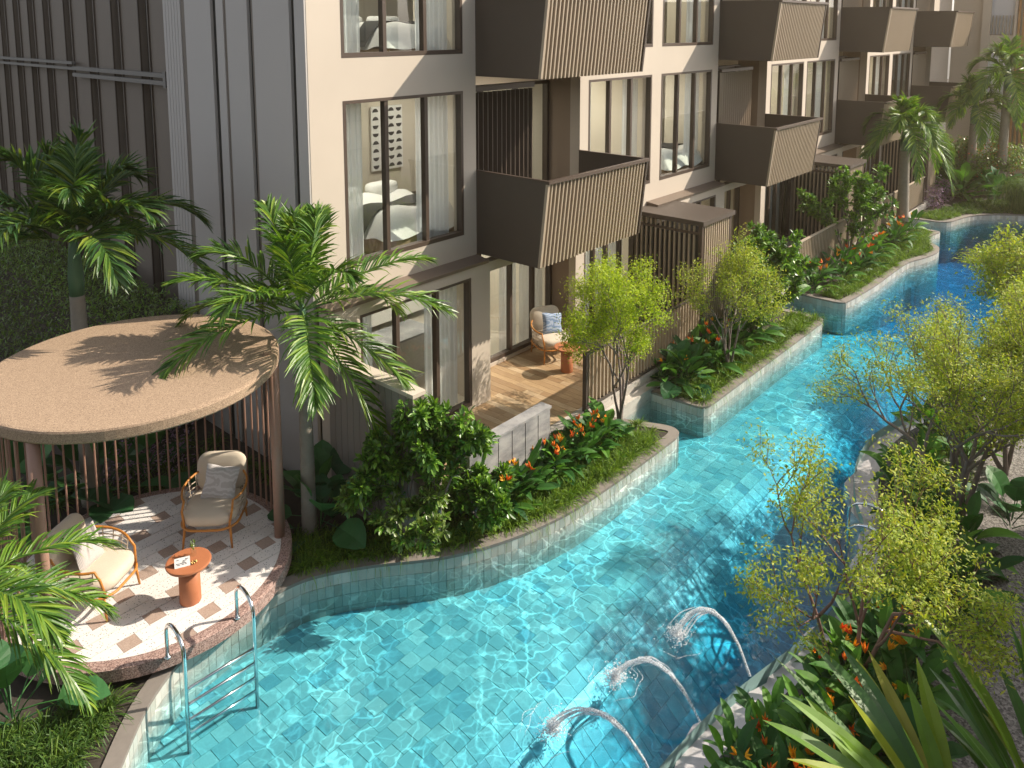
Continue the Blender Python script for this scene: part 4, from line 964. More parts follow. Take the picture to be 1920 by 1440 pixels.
# ------------------------------------------------------------------ chairs and tables
def rounded(w_, d, r_, n=6, cx=0, cy=0):
    pts = []
    for sx_, sy_, a0 in ((1, 1, 0), (-1, 1, 90), (-1, -1, 180), (1, -1, 270)):
        for k in range(n + 1):
            a = R(a0 + 90 * k / n); pts.append((cx + sx_ * (w_ / 2 - r_) + r_ * math.cos(a), cy + sy_ * (d / 2 - r_) + r_ * math.sin(a)))
    return pts
def cushion(mb, w_, d, h, r_, z, cx=0, cy=0, M4=None, puff=0.02):
    """soft block: rings from bottom to top with rounded edge and a slightly domed top"""
    prof = [(0.06, 0.0), (0.015, 0.02), (0.0, h * 0.35), (0.0, h * 0.65), (0.015, h - 0.02), (0.06, h), (0.16, h + puff * .7), (min(w_, d) * .42, h + puff)]
    V = []; n = None
    for ins, zz in prof:
        P_ = rounded(w_ - 2 * ins, d - 2 * ins, max(0.01, r_ - ins * .6), 6, cx, cy); n = len(P_); V += [(x, y, z + zz) for x, y in P_]
    F = [(i * n + k, i * n + (k + 1) % n, (i + 1) * n + (k + 1) % n, (i + 1) * n + k) for i in range(len(prof) - 1) for k in range(n)]
    F.append(tuple(range((len(prof) - 1) * n, len(prof) * n))); F.append(tuple(reversed(range(n))))
    if M4 is not None: V = [tuple(M4 @ Vector(v)) for v in V]
    mb.add(V, F)
def pillow(mb, s, M4, th=0.12):
    n = 12; V = []; F = []
    for sg in (1, -1):
        b0 = len(V)
        for i in range(n + 1):
            for j in range(n + 1):
                u, v = i / n * 2 - 1, j / n * 2 - 1; k = 1 - 0.10 * (1 - u * u) * 0 - 0.0; pin = 1 - 0.09 * (1 - abs(u * v)) ** 2 * (max(abs(u), abs(v)) ** 4)
                V.append(tuple(M4 @ Vector((u * s / 2 * pin, sg * th / 2 * ((1 - u ** 4) * (1 - v ** 4)) ** 0.6, v * s / 2 * pin))))
        for i in range(n):
            for j in range(n):
                a = b0 + i * (n + 1) + j; q = (a, a + 1, a + n + 2, a + n + 1); F.append(q if sg < 0 else tuple(reversed(q)))
    mb.add(V, F)
def armchair(label, loc, rz, pil_mat, pil_label, pil_off=0.0):
    t = thing('armchair', label, 'armchair', loc, rz)
    b = MB(); cushion(b, 0.70, 0.74, 0.17, 0.22, 0.30, 0, -0.02); b.build('seat_cushion', 'cushion', t, True, True)
    Mb = Matrix.Translation((0, 0.30, 0.44)) @ Matrix.Rotation(R(78), 4, 'X'); b = MB(); cushion(b, 0.66, 0.52, 0.13, 0.16, -0.06, 0, 0.24, Mb); b.build('back_cushion', 'cushion', t, True, True)
    # seat ring, back hoop, arms
    ring = rounded(0.74, 0.78, 0.24, 8, 0, -0.02); b = MB(); b.tube([(x, y, 0.285) for x, y in ring] + [(ring[0][0], ring[0][1], 0.285)], 0.016, 8); b.build('seat_frame', 'rattan', t, True, True)
    arm = []
    for k in range(33):
        a = math.pi * (-0.22 + 1.44 * k / 32); q = abs(k - 16) / 16; arm.append((0.41 * math.cos(a), 0.02 + 0.42 * math.sin(a), 0.60 + 0.16 * (1 - q) ** 1.2))
    arm = [(arm[0][0] - .03, arm[0][1] - .10, 0.29)] + [(arm[0][0] + .005, arm[0][1] - .07, 0.50)] + arm + [(arm[-1][0] - .005, arm[-1][1] - .07, 0.50)] + [(arm[-1][0] + .03, arm[-1][1] - .10, 0.29)]
    b = MB(); b.tube(arm, 0.015, 8); b.build('arm_frame', 'rattan', t, True, True)
    b = MB()
    for hgt in (0.36, 0.42, 0.48, 0.54):
        pts = []
        for k in range(29):
            a = math.pi * (-0.20 + 1.40 * k / 28); r_ = 0.385 + 0.02 * (hgt - .3) / .3; pts.append((r_ * math.cos(a), 0.01 + (r_ + .01) * math.sin(a), hgt + (0.10 * (1 - abs(k - 14) / 14)) * (hgt - .3) / .3))
        b.tube(pts, 0.008, 5, cap=False)
    for k in range(0, 29, 2):
        a = math.pi * (-0.20 + 1.40 * k / 28); x, y = 0.385 * math.cos(a), 0.01 + 0.39 * math.sin(a); top = 0.60 + 0.16 * (1 - abs(k - 14) / 14) ** 1.2
        b.tube([(x * .95, y * .95, 0.29), (x * 1.06, y * 1.06, top)], 0.007, 5, cap=False)
    o = b.build('weave', 'weave', t, True, True); o['kind'] = 'stuff'
    for sx_ in (-1, 1):
        for sy_, yy in ((-1, -0.33), (1, 0.30)):
            b = MB(); b.tube([(sx_ * 0.29, yy, 0.29), (sx_ * 0.315, yy + sy_ * 0.03, 0.0)], [0.019, 0.013], 10); b.build('leg', 'rattan', t, True, True)
    mt_ = Matrix.Translation(loc) @ Matrix.Rotation(rz, 4, 'Z')
    q = mt_ @ Matrix.Translation((pil_off, 0.08, 0.655)) @ Matrix.Rotation(R(8), 4, 'Y') @ Matrix.Rotation(R(-24), 4, 'X')
    b = MB(); pillow(b, 0.44, Matrix.Identity(4)); o = b.build('pillow', pil_mat, None, True); o.matrix_world = q; tag(o, pil_label, 'pillow')
    return t
armchair('cream armchair with woven arms facing the terracotta table, at the back of the pavilion', (4.93, 9.62, 0), R(-46), 'pillow_leaf', 'grey leaf print pillow on the armchair at the back of the pavilion', 0.06)
armchair('cream armchair with woven arms partly behind the palm fronds, at the left of the pavilion', (3.33, 9.50, 0), R(33), 'pillow_line', 'pale striped pillow on the left pavilion armchair', 0.02)
armchair('beige armchair with woven back on the oak terrace', (12.45, 9.80, 0), R(-28), 'pillow_blue', 'blue pillow on the terrace armchair', 0.05)
def side_table(label, loc, sc=1.0):
    t = thing('side_table', label, 'side table', loc)
    b = MB(); b.lathe([(0.118 * sc, 0.0), (0.122 * sc, 0.01), (0.118 * sc, 0.47 * sc)], loc, 32); b.build('pedestal', 'terracotta', t, True)
    b = MB(); b.lathe([(0.20 * sc, 0.47 * sc), (0.245 * sc, 0.478 * sc), (0.255 * sc, 0.495 * sc), (0.25 * sc, 0.51 * sc), (0.235 * sc, 0.513 * sc)], loc, 48); b.build('tabletop', 'terracotta', t, False)
    return t
side_table('terracotta mushroom side table with menu card and vase in the pavilion', (4.06, 8.63, 0))
side_table('terracotta mushroom side table beside the terrace armchair', (12.06, 9.10, 0))
t = thing('menu_card', 'white folded menu card with black print on the pavilion table', 'menu card', (3.98, 8.62, 0.514))
b = MB(); b.hexa([(-.085, -.06, 0), (.085, -.06, 0), (.085, -.055, 0), (-.085, -.055, 0), (-.085, 0.0, .085), (.085, 0, .085), (.085, .005, .085), (-.085, .005, .085)]); b.hexa([(-.085, .055, 0), (.085, .055, 0), (.085, .06, 0), (-.085, .06, 0), (-.085, 0.0, .085), (.085, 0, .085), (.085, .005, .085), (-.085, .005, .085)])
c_ = b.build('card', 'paper', t, False, True)
b = MB(); rs = random.Random(5)
for k in range(16):
    u = rs.uniform(-.07, .04); v = rs.choice((.25, .38, .5, .62, .75)); w_ = rs.uniform(.01, .035); q = lambda a_, f: (a_, -.0612 + .06 * f, .085 * f + .001)
    b.add([q(u, v), q(u + w_, v), q(u + w_, v + .06), q(u, v + .06)], [(0, 1, 2, 3)])
o = b.build('print', 'ink', t, False, True); o['kind'] = 'stuff'; t.rotation_euler = (0, 0, R(-25))
t = thing('vase', 'clear glass vase with a small green sprig on the pavilion table', 'vase', (4.15, 8.68, 0.514))
b = MB(); b.tube([(4.15, 8.68, .514), (4.15, 8.68, .60)], 0.032, 16, cap=False); b.build('glass', 'glass', t, True)
O_ = np.tile([4.15, 8.68, 0.56], (46, 1)) + rng.normal(0, .012, (46, 3)) + np.array([0, 0, 1]) * rng.uniform(0, .12, (46, 1)); D_ = rng.normal(0, .6, (46, 3)); D_[:, 2] += 1
meshobj('sprig', *blades(O_, D_, .06, .012, .2, 2, prof='leaf'), 'shrub_olive', t)
t = thing('gold_beads', 'small gold bowl of beads on the pavilion table', 'bowl', (4.08, 8.54, 0.514))
for k in range(7):
    b = MB(); a = k * 0.9; b.lathe([(.002, 0), (.012, .006), (.012, .014), (.002, .02)], (4.08 + .03 * math.cos(a), 8.54 + .02 * math.sin(a), .514), 8); b.build('bead', 'gold', t, True)
b = MB(); b.lathe([(.03, 0), (.034, .02), (.034, .09), (.031, .09)], (12.03, 9.12, .514), 16); o = b.build('cup', 'terracotta', None, True); tag(o, 'small terracotta cup on the terrace side table', 'cup')

# ------------------------------------------------------------------ ladders and fountains
def ladder(label, rails, ydir, z_pin, grp=None, loc=None):
    t = thing('pool_ladder', label, 'ladder', loc)
    for (xa, ya, xb, yb) in rails:
        d = Vector((xb - xa, yb - ya, 0)); pts = [(xa, ya, z_pin), (xa, ya, z_pin + .30)]
        for k in range(1, 12):
            a = math.pi * k / 12 ; c = Vector((xa, ya, 0)) + d * (0.5 - 0.5 * math.cos(a)); pts.append((c.x, c.y, z_pin + .30 + .17 * math.sin(a)))
        pts += [(xb, yb, z_pin + .25), (xb, yb, -0.84)]
        b = MB(); b.tube(pts, 0.021, 12); b.build('rail', 'steel', t, True)
        b = MB(); b.lathe([(.036, 0), (.036, .012), (.022, .02)], (xa, ya, z_pin), 16); b.build('foot_plate', 'steel', t, True)
    (a0, a1, bx0, by0), (c0, c1, bx1, by1) = rails
    for z in (-.10, -.28, -.46, -.62):
        b = MB(); b.tube([(bx0, by0, z), (bx1, by1, z)], 0.017, 10); b.build('rung', 'steel', t, True)
ladder('shiny steel pool ladder hooked over the pavilion floor edge', [(3.47, 7.985, 3.44, 7.53), (4.27, 7.95, 4.22, 7.50)], None, 0.0, loc=(3.47, 7.98, 0))
ladder('steel pool ladder behind the yellow green tree on the path side', [(10.45, 2.62, 10.42, 3.12), (11.0, 2.78, 10.93, 3.28)], None, -0.25, loc=(10.45, 2.62, -.25))
def jet(n_, f_, apex, label):
    t = thing('water_jet', label, 'fountain', (n_[0], n_[1], WZ)); rs = random.Random(int(n_[0] * 100))
    b = MB()
    for i in range(52):
        o_ = [rs.gauss(0, 1) for _ in range(3)]; u0 = 0 if i < 12 else rs.uniform(0, .75); u1 = 1 if i < 6 else min(1, u0 + rs.uniform(.12, .5)); ph = rs.uniform(0, 6); pts = []; rad = []; r_ = rs.uniform(.0022, .0055)
        for k in range(13):
            u = u0 + (u1 - u0) * k / 12; sp = .005 + .034 * u ** 1.4; w_ = .004 * math.sin(ph + u * 30)
            pts.append((n_[0] + (f_[0] - n_[0]) * u + o_[0] * sp + w_, n_[1] + (f_[1] - n_[1]) * u + o_[1] * sp, 4 * apex * u * (1 - u) + WZ + .02 + o_[2] * sp * .6 + w_))
            rad.append(r_ * (0.25 + math.sin(math.pi * min(1, max(.02, k / 12 if i >= 6 else .5)))) * (1 + .5 * rs.random()))
        b.tube(pts, rad, 4, cap=False)
    b.build('stream', 'foam', t, True)['kind'] = 'stuff'
    b = MB()
    for i in range(900):
        a = rs.uniform(0, 6.28); q = abs(rs.gauss(0, .075)); r_ = rs.uniform(.004, .012); up_ = rs.random() < .2
        c_ = (f_[0] + q * 1.3 * math.cos(a), f_[1] + q * math.sin(a), WZ + (rs.uniform(0, .12) if up_ else rs.uniform(0, .02)))
        b.lathe([(.001, -r_ * .6), (r_, 0), (.001, r_ * .6)], c_, 5)
    for i in range(60):
        u = rs.uniform(.3, 1); sp = .08 * u; r_ = rs.uniform(.002, .005); c_ = (n_[0] + (f_[0] - n_[0]) * u + rs.gauss(0, sp * .5), n_[1] + (f_[1] - n_[1]) * u + rs.gauss(0, sp * .5), max(WZ, 4 * apex * u * (1 - u) + WZ + rs.gauss(0, sp * .5)))
        b.lathe([(.001, -r_), (r_, 0), (.001, r_)], c_, 5)
    b.build('splash', 'foam', t, True)['kind'] = 'stuff'
    b = MB()
    for k in range(5):
        r_ = rs.uniform(.15, .34); a0 = rs.uniform(0, 6.28); ln = rs.uniform(.6, 1.5)
        ps = [(f_[0] + r_ * (1.15 + .07 * math.sin(5 * a + k)) * math.cos(a), f_[1] + r_ * (1 + .08 * math.sin(7 * a + k)) * math.sin(a), WZ + .002) for a in np.linspace(a0, a0 + ln, 26)]
        b.tube(ps, [.003 * math.sin(math.pi * (q + .5) / 27) * (1 + .5 * math.sin(2 * q)) for q in range(26)], 5, cap=False)
    b.build('ripple', 'foam', t, True)['kind'] = 'stuff'
jet((7.78, 3.29), (7.82, 4.22), 0.52, 'farthest of the three arching water jets near the pool rim')
jet((6.86, 3.40), (6.80, 4.42), 0.42, 'middle one of the three arching water jets')
jet((6.05, 3.50), (5.84, 4.54), 0.40, 'nearest of the three arching water jets')
# ------------------------------------------------------------------ planting
random.seed(21)
# palms
palm((5.93, 8.93, GZ), 3.35, 'feathery palm rising between the pavilion canopy and the building corner', 18, 2.2, 0.54, 0.042, 'palm', 0.085, 0.45, 3,
     azs=[R(a) for a in (-49, 150, -20, 95, -120, 35, -75, 175, -45, 120, -140, -58, 60, -160, 10, 130, -90, 80)], rises=[R(a) for a in (-25, 35, 30, 68, 5, 62, 78, 12, 20, 15, 66, -48, 74, 40, 8, 50, 52, 80)], sag=0.38)
palm((4.25, 12.0, GZ), 4.1, 'dark green palm behind the pavilion with its trunk rising above the canopy', 19, 2.35, 0.62, 0.05, 'palm_dark', 0.11, 0.9, 5, sag=0.50, rises=[R(82) - R(68) * (q / 19) for q in range(19)])
palm((28.58, 7.38, GZ), 3.75, 'tall palm with ringed grey trunk in the third planter', 16, 2.1, 0.62, 0.05, 'palm', 0.16, 0.9, 8, sag=0.8, lean=(0.15, 0.1))
palm((37.5, 7.15, GZ), 3.9, 'left of the two far palms before the end wing', 14, 2.3, 0.6, 0.06, 'palm', 0.16, 0.9, 9, sag=0.75)
palm((38.0, 6.12, GZ), 5.3, 'taller right one of the two far palms before the end wing', 14, 2.5, 0.7, 0.06, 'palm', 0.16, 0.9, 10, sag=0.7)
palm((1.70, 8.30, GZ), 2.0, 'near palm at the left edge with fronds reaching over the pavilion', 11, 1.5, 0.42, 0.03, 'palm', 0.09, 0.3, 12,
     azs=[R(a) for a in (25, 5, 45, -20, 70, -50, 15, 100, 160, 220, 300)], rises=[R(a) for a in (38, 8, 25, -5, 50, -20, 62, 40, 30, 10, 20)], sag=0.45)
# airy trees
G1 = 'yellow green feathery trees along the pool'
tree('tree', (11.37, 7.38, GZ), 'lime green feathery tree in the tip of the nearest planter before the terrace fence', 'tree', 4, 2.85, 1.15, 'lime', 24000, 0.044, 0.085, seed=4, r0=0.030, envelope=1.08, levels=4, tilt0=0.35)
tree('tree', (14.71, 6.94, GZ), 'yellow green feathery tree in the second planter', 'tree', 4, 2.6, 1.1, 'lime_g', 13000, 0.046, 0.085, seed=9, r0=0.028, envelope=1.05, levels=4)
tree('tree', (8.1, 2.34, GZ), 'open yellow green tree over the orange flowers at the lower right', 'tree', 3, 2.7, 1.2, 'lime_g', 12500, 0.045, 0.07, bark='bark_red', seed=14, r0=0.030, envelope=1.4, tilt0=0.5)
tree('tree', (12.05, 2.15, GZ), 'larger yellow green tree beside the grey path behind the steel ladder', 'tree', 5, 3.3, 1.2, 'lime_g', 26000, 0.046, 0.085, seed=17, r0=0.045, envelope=1.65, tilt0=0.5)
tree('tree', (14.0, 1.9, GZ), 'dense yellow green tree at the right edge beyond the larger one', 'tree', 4, 2.8, 1.2, 'lime_g', 17000, 0.05, 0.09, seed=23, r0=0.04, envelope=1.3, tilt0=0.45)
tree('tree', (19.2, 2.45, GZ), 'yellow green tree at the right edge overhanging the far pool', 'tree', 4, 2.7, 1.2, 'lime_g', 9000, 0.075, 0.12, seed=31, r0=0.04, envelope=1.25, tilt0=0.45)
tree('tree', (16.6, 2.2, GZ), 'slender yellow green tree between the two right edge trees', 'tree', 3, 2.4, 1.1, 'lime_g', 5000, 0.07, 0.12, seed=37, r0=0.035, envelope=0.9, tilt0=0.4)
# glossy shrubs on stems
tree('shrub', (6.9, 7.45, GZ), 'olive green shrub with rosettes of leaves in front of the grooved garden wall', 'shrub', 4, 2.0, 1.25, 'shrub', 7500, 0.15, 0.05, seed=6, r0=0.03, envelope=0.85, levels=3, lw=0.30, prof='obov', rosette=True, tilt0=0.6)
tree('shrub', (6.62, 7.75, GZ), 'lower dark olive shrub behind the nearest planter coping', 'shrub', 5, 0.9, 1.4, 'shrub_olive', 5000, 0.13, 0.05, seed=28, r0=0.025, envelope=0.85, levels=3, lw=0.30, prof='obov', rosette=True, tilt0=0.8)
tree('shrub', (7.65, 7.2, GZ), 'small glossy shrub left of the marble wall base', 'shrub', 4, 0.7, 1.3, 'shrub', 3600, 0.14, 0.05, seed=41, r0=0.025, envelope=0.55, levels=3, lw=0.32, prof='obov', rosette=True, tilt0=0.7)
tree('shrub', (16.6, 7.3, GZ), 'leafy green small tree near the middle of the second planter', 'shrub', 4, 2.0, 1.2, 'shrub', 4800, 0.16, 0.05, seed=44, r0=0.035, envelope=0.95, levels=3, lw=0.36, prof='obov', rosette=True, tilt0=0.5)
tree('shrub', (17.7, 7.35, GZ), 'round leafy green shrub at the far end of the second planter', 'shrub', 4, 2.15, 1.2, 'shrub', 5200, 0.17, 0.05, seed=12, r0=0.035, envelope=1.15, levels=3, lw=0.36, prof='obov', rosette=True, tilt0=0.5)
tree('shrub', (23.48, 7.46, GZ), 'tall leafy green shrub in the third planter', 'shrub', 4, 2.8, 1.1, 'shrub', 6500, 0.18, 0.06, seed=15, r0=0.04, envelope=1.2, levels=3, lw=0.36, prof='obov', rosette=True, tilt0=0.45)
tree('shrub', (38.3, 7.6, GZ), 'round shrub with coral flowers below the far palms', 'shrub', 5, 2.2, 1.2, 'shrub_olive', 6000, 0.12, 0.12, seed=19, r0=0.04, envelope=1.5, levels=3, tilt0=0.6)
tree('shrub', (38.6, 6.3, GZ), 'coral flowered shrub right of the far palms', 'shrub', 5, 2.1, 1.2, 'shrub_olive', 6000, 0.12, 0.12, seed=20, r0=0.04, envelope=1.5, levels=3, tilt0=0.6)
O_ = np.stack([rng.uniform(37.0, 39.5, 700), rng.normal(6.9, 0.8, 700), rng.uniform(0.5, 1.95, 700)], 1)
o = meshobj('blossom', *blades(O_, rng.normal(0, 1, O_.shape), .08, .07, 0, 1), 'redflower'); tag(o, 'coral blossom over the far shrubs', kind='stuff')
# grass
def scatter(poly, n, dmin, z=GZ, smin=.8, smax=1.15):
    xs = [p[0] for p in poly]; ys = [p[1] for p in poly]; out = []; tries = 0
    while len(out) < n and tries < n * 60:
        tries += 1; p = (random.uniform(min(xs), max(xs)), random.uniform(min(ys), max(ys)))
        if inside(p, poly) and all((p[0] - q[0]) ** 2 + (p[1] - q[1]) ** 2 > dmin * dmin for q in out): out.append((p[0], p[1], z, random.uniform(smin, smax)))
    return out
edge1 = [p for p in P1[:-12] if p[0] > 5.2]
band1 = offset([p for p in edge1 if p[1] < 8.2 and p[0] < 11.3], 0.19) + offset([p for p in edge1 if p[1] < 8.2 and p[0] < 11.3], 0.66)[::-1]
g1 = scatter(band1, 88, 0.15)
grass_bed('grass', g1, 'arching green grass along the coping of the nearest planter', 0.50, 130, width=0.009)
grass_bed('grass', scatter([(10.2, 6.7), (11.6, 6.7), (11.55, 7.2), (10.6, 7.4)], 9, 0.2), 'bright grass at the rounded tip of the nearest planter', 0.42, 120, width=0.009)
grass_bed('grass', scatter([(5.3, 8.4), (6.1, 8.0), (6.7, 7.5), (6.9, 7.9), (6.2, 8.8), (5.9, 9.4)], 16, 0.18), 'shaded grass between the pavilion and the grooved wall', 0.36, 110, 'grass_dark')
grass_bed('grass', scatter([(13.05, 6.68), (18.7, 6.63), (18.7, 7.15), (13.05, 7.2)], 62, 0.2), 'arching grass along the front of the second planter', 0.50, 110, width=0.011)
grass_bed('grass', scatter([(20.5, 6.68), (25.6, 6.44), (27.0, 6.12), (27.9, 6.45), (29.5, 6.75), (29.5, 7.15), (20.5, 7.15)], 110, 0.18), 'arching grass along the front of the third planter', 0.46, 90)
grass_bed('grass', scatter([(31.6, 6.95), (33.2, 6.5), (34.5, 5.3), (35.0, 4.2), (37.0, 4.2), (36.5, 6.6), (32, 7.6)], 130, 0.20), 'low meadow grass of the far garden beyond the pool', 0.36, 70, 'grass_dark', 0.02)
grass_bed('grass', scatter([(31.6, 6.9), (32.9, 6.6), (33.0, 7.3), (31.7, 7.6)], 14, 0.22), 'bright grass tufts at the near corner of the far garden', 0.45, 110, 'grass')
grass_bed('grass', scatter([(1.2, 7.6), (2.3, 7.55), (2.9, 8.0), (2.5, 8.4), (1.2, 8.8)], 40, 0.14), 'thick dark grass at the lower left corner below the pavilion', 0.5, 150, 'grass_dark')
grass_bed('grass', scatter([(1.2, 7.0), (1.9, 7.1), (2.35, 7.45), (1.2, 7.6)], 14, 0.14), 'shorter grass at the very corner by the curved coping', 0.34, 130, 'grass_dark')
grass_bed('grass', scatter([(12.6, 2.3), (14.2, 3.1), (13.6, 3.3), (12.2, 2.8), (11.9, 2.2)], 16, 0.2), 'arching grass under the larger tree beside the path', 0.5, 110)
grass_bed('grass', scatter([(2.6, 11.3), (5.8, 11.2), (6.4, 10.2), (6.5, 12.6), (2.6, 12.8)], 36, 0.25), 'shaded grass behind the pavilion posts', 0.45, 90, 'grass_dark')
O_ = np.stack([rng.uniform(33.2, 36.6, 2600), rng.uniform(7.3, 8.4, 2600), rng.uniform(GZ, 0.55, 2600)], 1)
o = meshobj('purple_flowers', *blades(O_, rng.normal(0, 1, O_.shape) + [0, 0, .6], .10, .035, .2, 2), 'purple'); tag(o, 'hazy bed of purple flowers beside the far terrace wall', kind='stuff')
O_ = np.stack([rng.uniform(4.6, 5.8, 1400), rng.uniform(11.8, 12.6, 1400), rng.uniform(GZ, 1.0, 1400)], 1)
o = meshobj('purple_leaves', *blades(O_, rng.normal(0, 1, O_.shape) + [0, 0, .6], .06, .03, .2, 2), 'purple'); tag(o, 'dark purple leaves behind the pavilion posts', kind='stuff')
grass_bed('grass', scatter([(9.0, 2.4), (10.4, 2.3), (12.6, 3.1), (13.8, 3.2), (18, 2.6), (22, 2.3), (22, 2.0), (14, 2.4), (10, 1.9)], 90, 0.2), 'arching grass between the shrubs on the path side bank', 0.42, 90, width=0.011)
# hedge
N_ = 42000; hx = rng.uniform(5.2, 6.45, N_); hy = rng.uniform(13.0, 30, N_); hz = rng.uniform(GZ, 2.0, N_)
k = rng.integers(0, 3, N_); hz = np.where(k == 0, 1.95 + rng.normal(0, .05, N_), hz); hx = np.where(k == 1, 5.2 + rng.normal(0, .04, N_), hx)
o = meshobj('leaves', *blades(np.stack([hx, hy, hz], 1), rng.normal(0, 1, (N_, 3)), .085, .045, .1, 1), 'shrub_olive')
hd = thing('hedge', 'tall clipped dark hedge along the brown side wall', 'hedge', (5.8, 13, GZ)); o.parent = hd; o.location = -Vector(hd.location); o['kind'] = 'stuff'
b = MB(); b.box(5.3, 6.4, 13.1, 30, GZ, 1.85); b.build('stems', 'soil', hd)
# flowering broad leaved plants
n_fl = 0
def plants(poly, n, dmin, label, grp, nl=11, nf=1, s=1.0, s2=1.2):
    for (x, y, z, q) in scatter(poly, n, dmin, GZ, s, s2): broad_plant((x, y, z), label, grp, nl, nf if random.random() < .85 else 0, q)
plants([(7.4, 7.5), (8.2, 7.2), (10.7, 7.08), (10.9, 7.4), (8.0, 7.44)], 30, 0.16, 'broad leaved plant with orange flowers in the nearest planter below the marble wall', 'flowering plants in the nearest planter', 13, 2, 0.9, 1.15)
plants([(13.1, 7.2), (16.8, 7.1), (16.8, 7.65), (13.1, 7.65)], 18, 0.3, 'broad leaved plant with orange flowers in the second planter under the feathery tree', 'flowering plants in the second planter', 12, 1, 1.1, 1.5)
plants([(20.6, 6.95), (23.4, 6.9), (27.5, 7.1), (29.3, 7.2), (29.3, 7.65), (20.6, 7.65)], 26, 0.34, 'broad leaved plant with orange flowers in the third planter', 'flowering plants in the third planter', 11, 2, 1.1, 1.6)
plants([(6.3, 2.3), (7.0, 2.35), (8.3, 2.45), (9.2, 2.2), (9.0, 1.9), (7.6, 1.7), (6.3, 1.9)], 24, 0.22, 'dark broad leaved plant with orange flowers at the lower right pool rim', 'flowering plants at the lower right rim', 13, 2, 1.0, 1.35)
plants([(5.6, 2.95), (6.3, 2.85), (7.6, 2.7), (8.6, 2.45), (8.4, 2.2), (6.6, 2.3), (5.6, 2.4)], 16, 0.22, 'broad leaved plant with orange flowers leaning over the pale pool rim', 'flowering plants leaning over the pale rim', 12, 2, 0.8, 1.1)
plants([(5.3, 2.4), (6.3, 2.5), (6.3, 1.9), (5.6, 1.8)], 8, 0.25, 'dark broad leaved plant with flame flowers at the bottom edge', 'flowering plants at the bottom edge', 13, 2, 1.0, 1.35)
plants([(9.3, 2.35), (10.2, 2.3), (11.4, 2.6), (12.2, 3.0), (12.9, 3.2), (13.4, 3.0), (12.0, 2.3), (10.0, 2.0)], 20, 0.25, 'leafy green plant filling the bank between pebble strip and path', 'leafy plants on the path side bank', 12, 0, 0.8, 1.2)
plants([(13.5, 3.3), (18, 2.7), (22, 2.35), (22, 1.9), (14, 2.3)], 24, 0.32, 'leafy green plant on the far part of the path side bank', 'leafy plants on the far path side bank', 12, 0, 1.0, 1.5)
plants([(9.6, 2.1), (11.4, 2.35), (11.5, 1.9), (9.8, 1.6)], 12, 0.3, 'green broad leaved plant beside the path below the larger tree', 'broad plants beside the path', 12, 0, 1.0, 1.4)
plants([(35.6, 7.0), (39.5, 7.2), (39.5, 8.4), (36.4, 8.2)], 12, 0.6, 'big dark leafy plant in the far garden', 'leafy plants in the far garden', 16, 0, 2.2, 3.0)
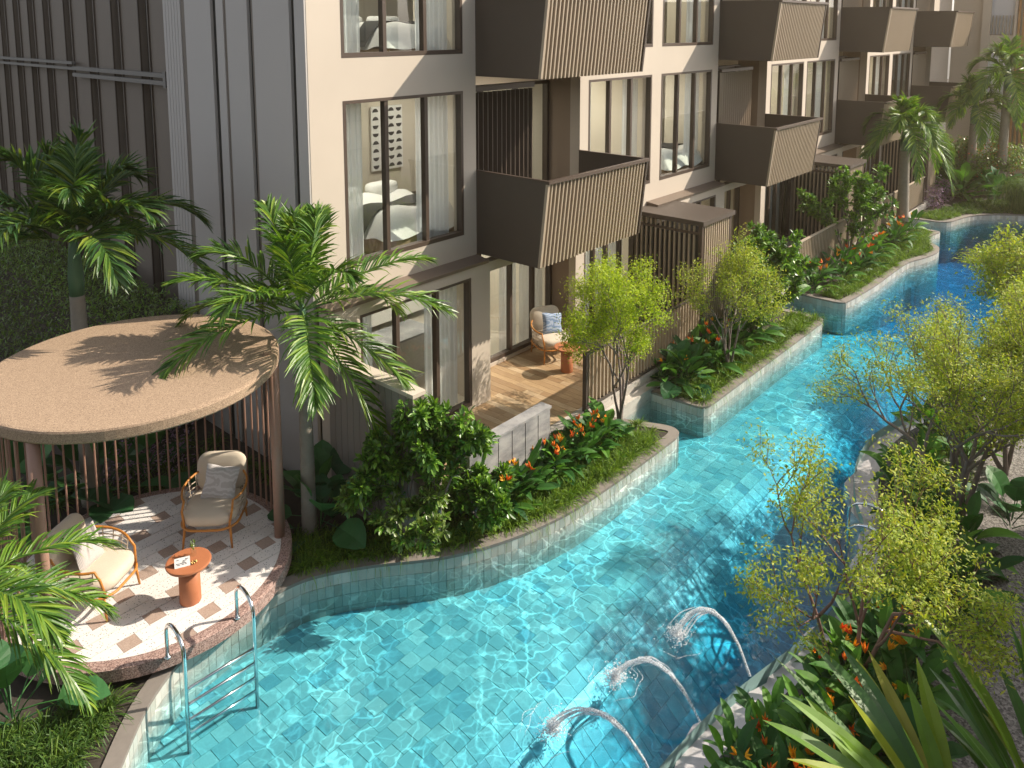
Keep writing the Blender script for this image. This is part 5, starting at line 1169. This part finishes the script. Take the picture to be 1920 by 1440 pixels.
# elephant ears
TARO = [leaf_mesh('leaf', 0.42, 0.34, 'taro', 0.35, 0.30, fold=0.25, wavy=0.008), leaf_mesh('leaf', 0.34, 0.28, 'taro', 0.2, 0.34, fold=0.25, wavy=0.006)]
for k, (x, y, s_, lb) in enumerate([(6.05, 8.85, 1.2, 'large dark elephant ear plant at the foot of the feathery palm'), (6.3, 9.1, 1.3, 'elephant ear plant against the grooved garden wall'), (4.3, 12.0, 1.6, 'elephant ear plant behind the pavilion posts, left of the armchair'),
        (5.0, 11.9, 1.6, 'elephant ear plant behind the pavilion posts, above the back armchair'), (3.4, 12.2, 1.7, 'elephant ear plant behind the pavilion at its left'), (36.3, 6.0, 2.0, 'pale green low leafy plant in the far garden'), (2.15, 8.55, 1.3, 'dark elephant ear plant under the near palm at the left edge'),
        (12.4, 1.55, 1.1, 'elephant ear plant on the path side of the larger tree'), (13.5, 7.35, 1.2, 'elephant ear plant at the near end of the second planter'), (7.3, 1.6, 1.0, 'split leaved plant right of the orange flowers at the bottom')]):
    broad_plant((x, y, GZ), lb, None, 12, 0, s_, meshes=TARO, name='elephant_ear_plant', upright=0.25)
# strap leaved plants in the lower right corner
STRAP = []
for q in range(3):
    V, F = blades(np.array([[0, 0, 0.0]]), np.array([[1, 0, 0.0]]), 1.5, 0.105 + .015 * q, [0.15, 0.38, 0.05][q], 14, N=np.array([[0, 0, 1.0]]), fold=0.3, prof='lance')
    me = bpy.data.meshes.new('leaf'); me.from_pydata(V.tolist(), [], F.tolist()); me.materials.append(M['strap']); STRAP.append(me)
def strap_plant(loc, label, nl, s, az0, spread, pit=(0.7, 1.3)):
    t = thing('strap_leaved_plant', label, 'plant', loc)
    for i in range(nl):
        o = bpy.data.objects.new('leaf', random.choice(STRAP)); COL.objects.link(o); o.parent = t
        o.rotation_euler = (random.uniform(-.5, .5), -random.uniform(*pit), az0 + random.uniform(-spread, spread)); k = s * random.uniform(.7, 1.1); o.scale = (k, k, k); o.location = (random.uniform(-.06, .06), random.uniform(-.06, .06), 0)
strap_plant((6.55, 0.75, GZ), 'long strap leaved plant sweeping up and left from the lower right corner', 22, 1.42, R(95), 0.7, (0.75, 1.25))
strap_plant((5.75, 1.0, GZ), 'lower strap leaved plant with browned tips at the bottom right', 9, 1.0, R(100), 1.0, (0.6, 1.2))
strap_plant((7.2, 0.35, GZ), 'upright strap leaved plant at the right frame edge with yellow tips', 16, 1.4, R(90), 0.9, (1.0, 1.45))
# weeping plant far right
O_ = np.stack([35.4 + rng.normal(0, .35, 2600), 4.6 + rng.normal(0, .45, 2600), 0.75 + rng.normal(0, .12, 2600)], 1); D_ = rng.normal(0, .5, O_.shape); D_[:, 2] = .25
t = thing('weeping_plant', 'mound of fine drooping foliage hanging over the far pool edge', 'plant', (35.4, 4.6, GZ))
meshobj('foliage', *blades(O_, D_, rng.uniform(.6, 1.1, 2600), .016, rng.uniform(1.0, 1.7, 2600), 5), 'grass_dark', t)['kind'] = 'stuff'
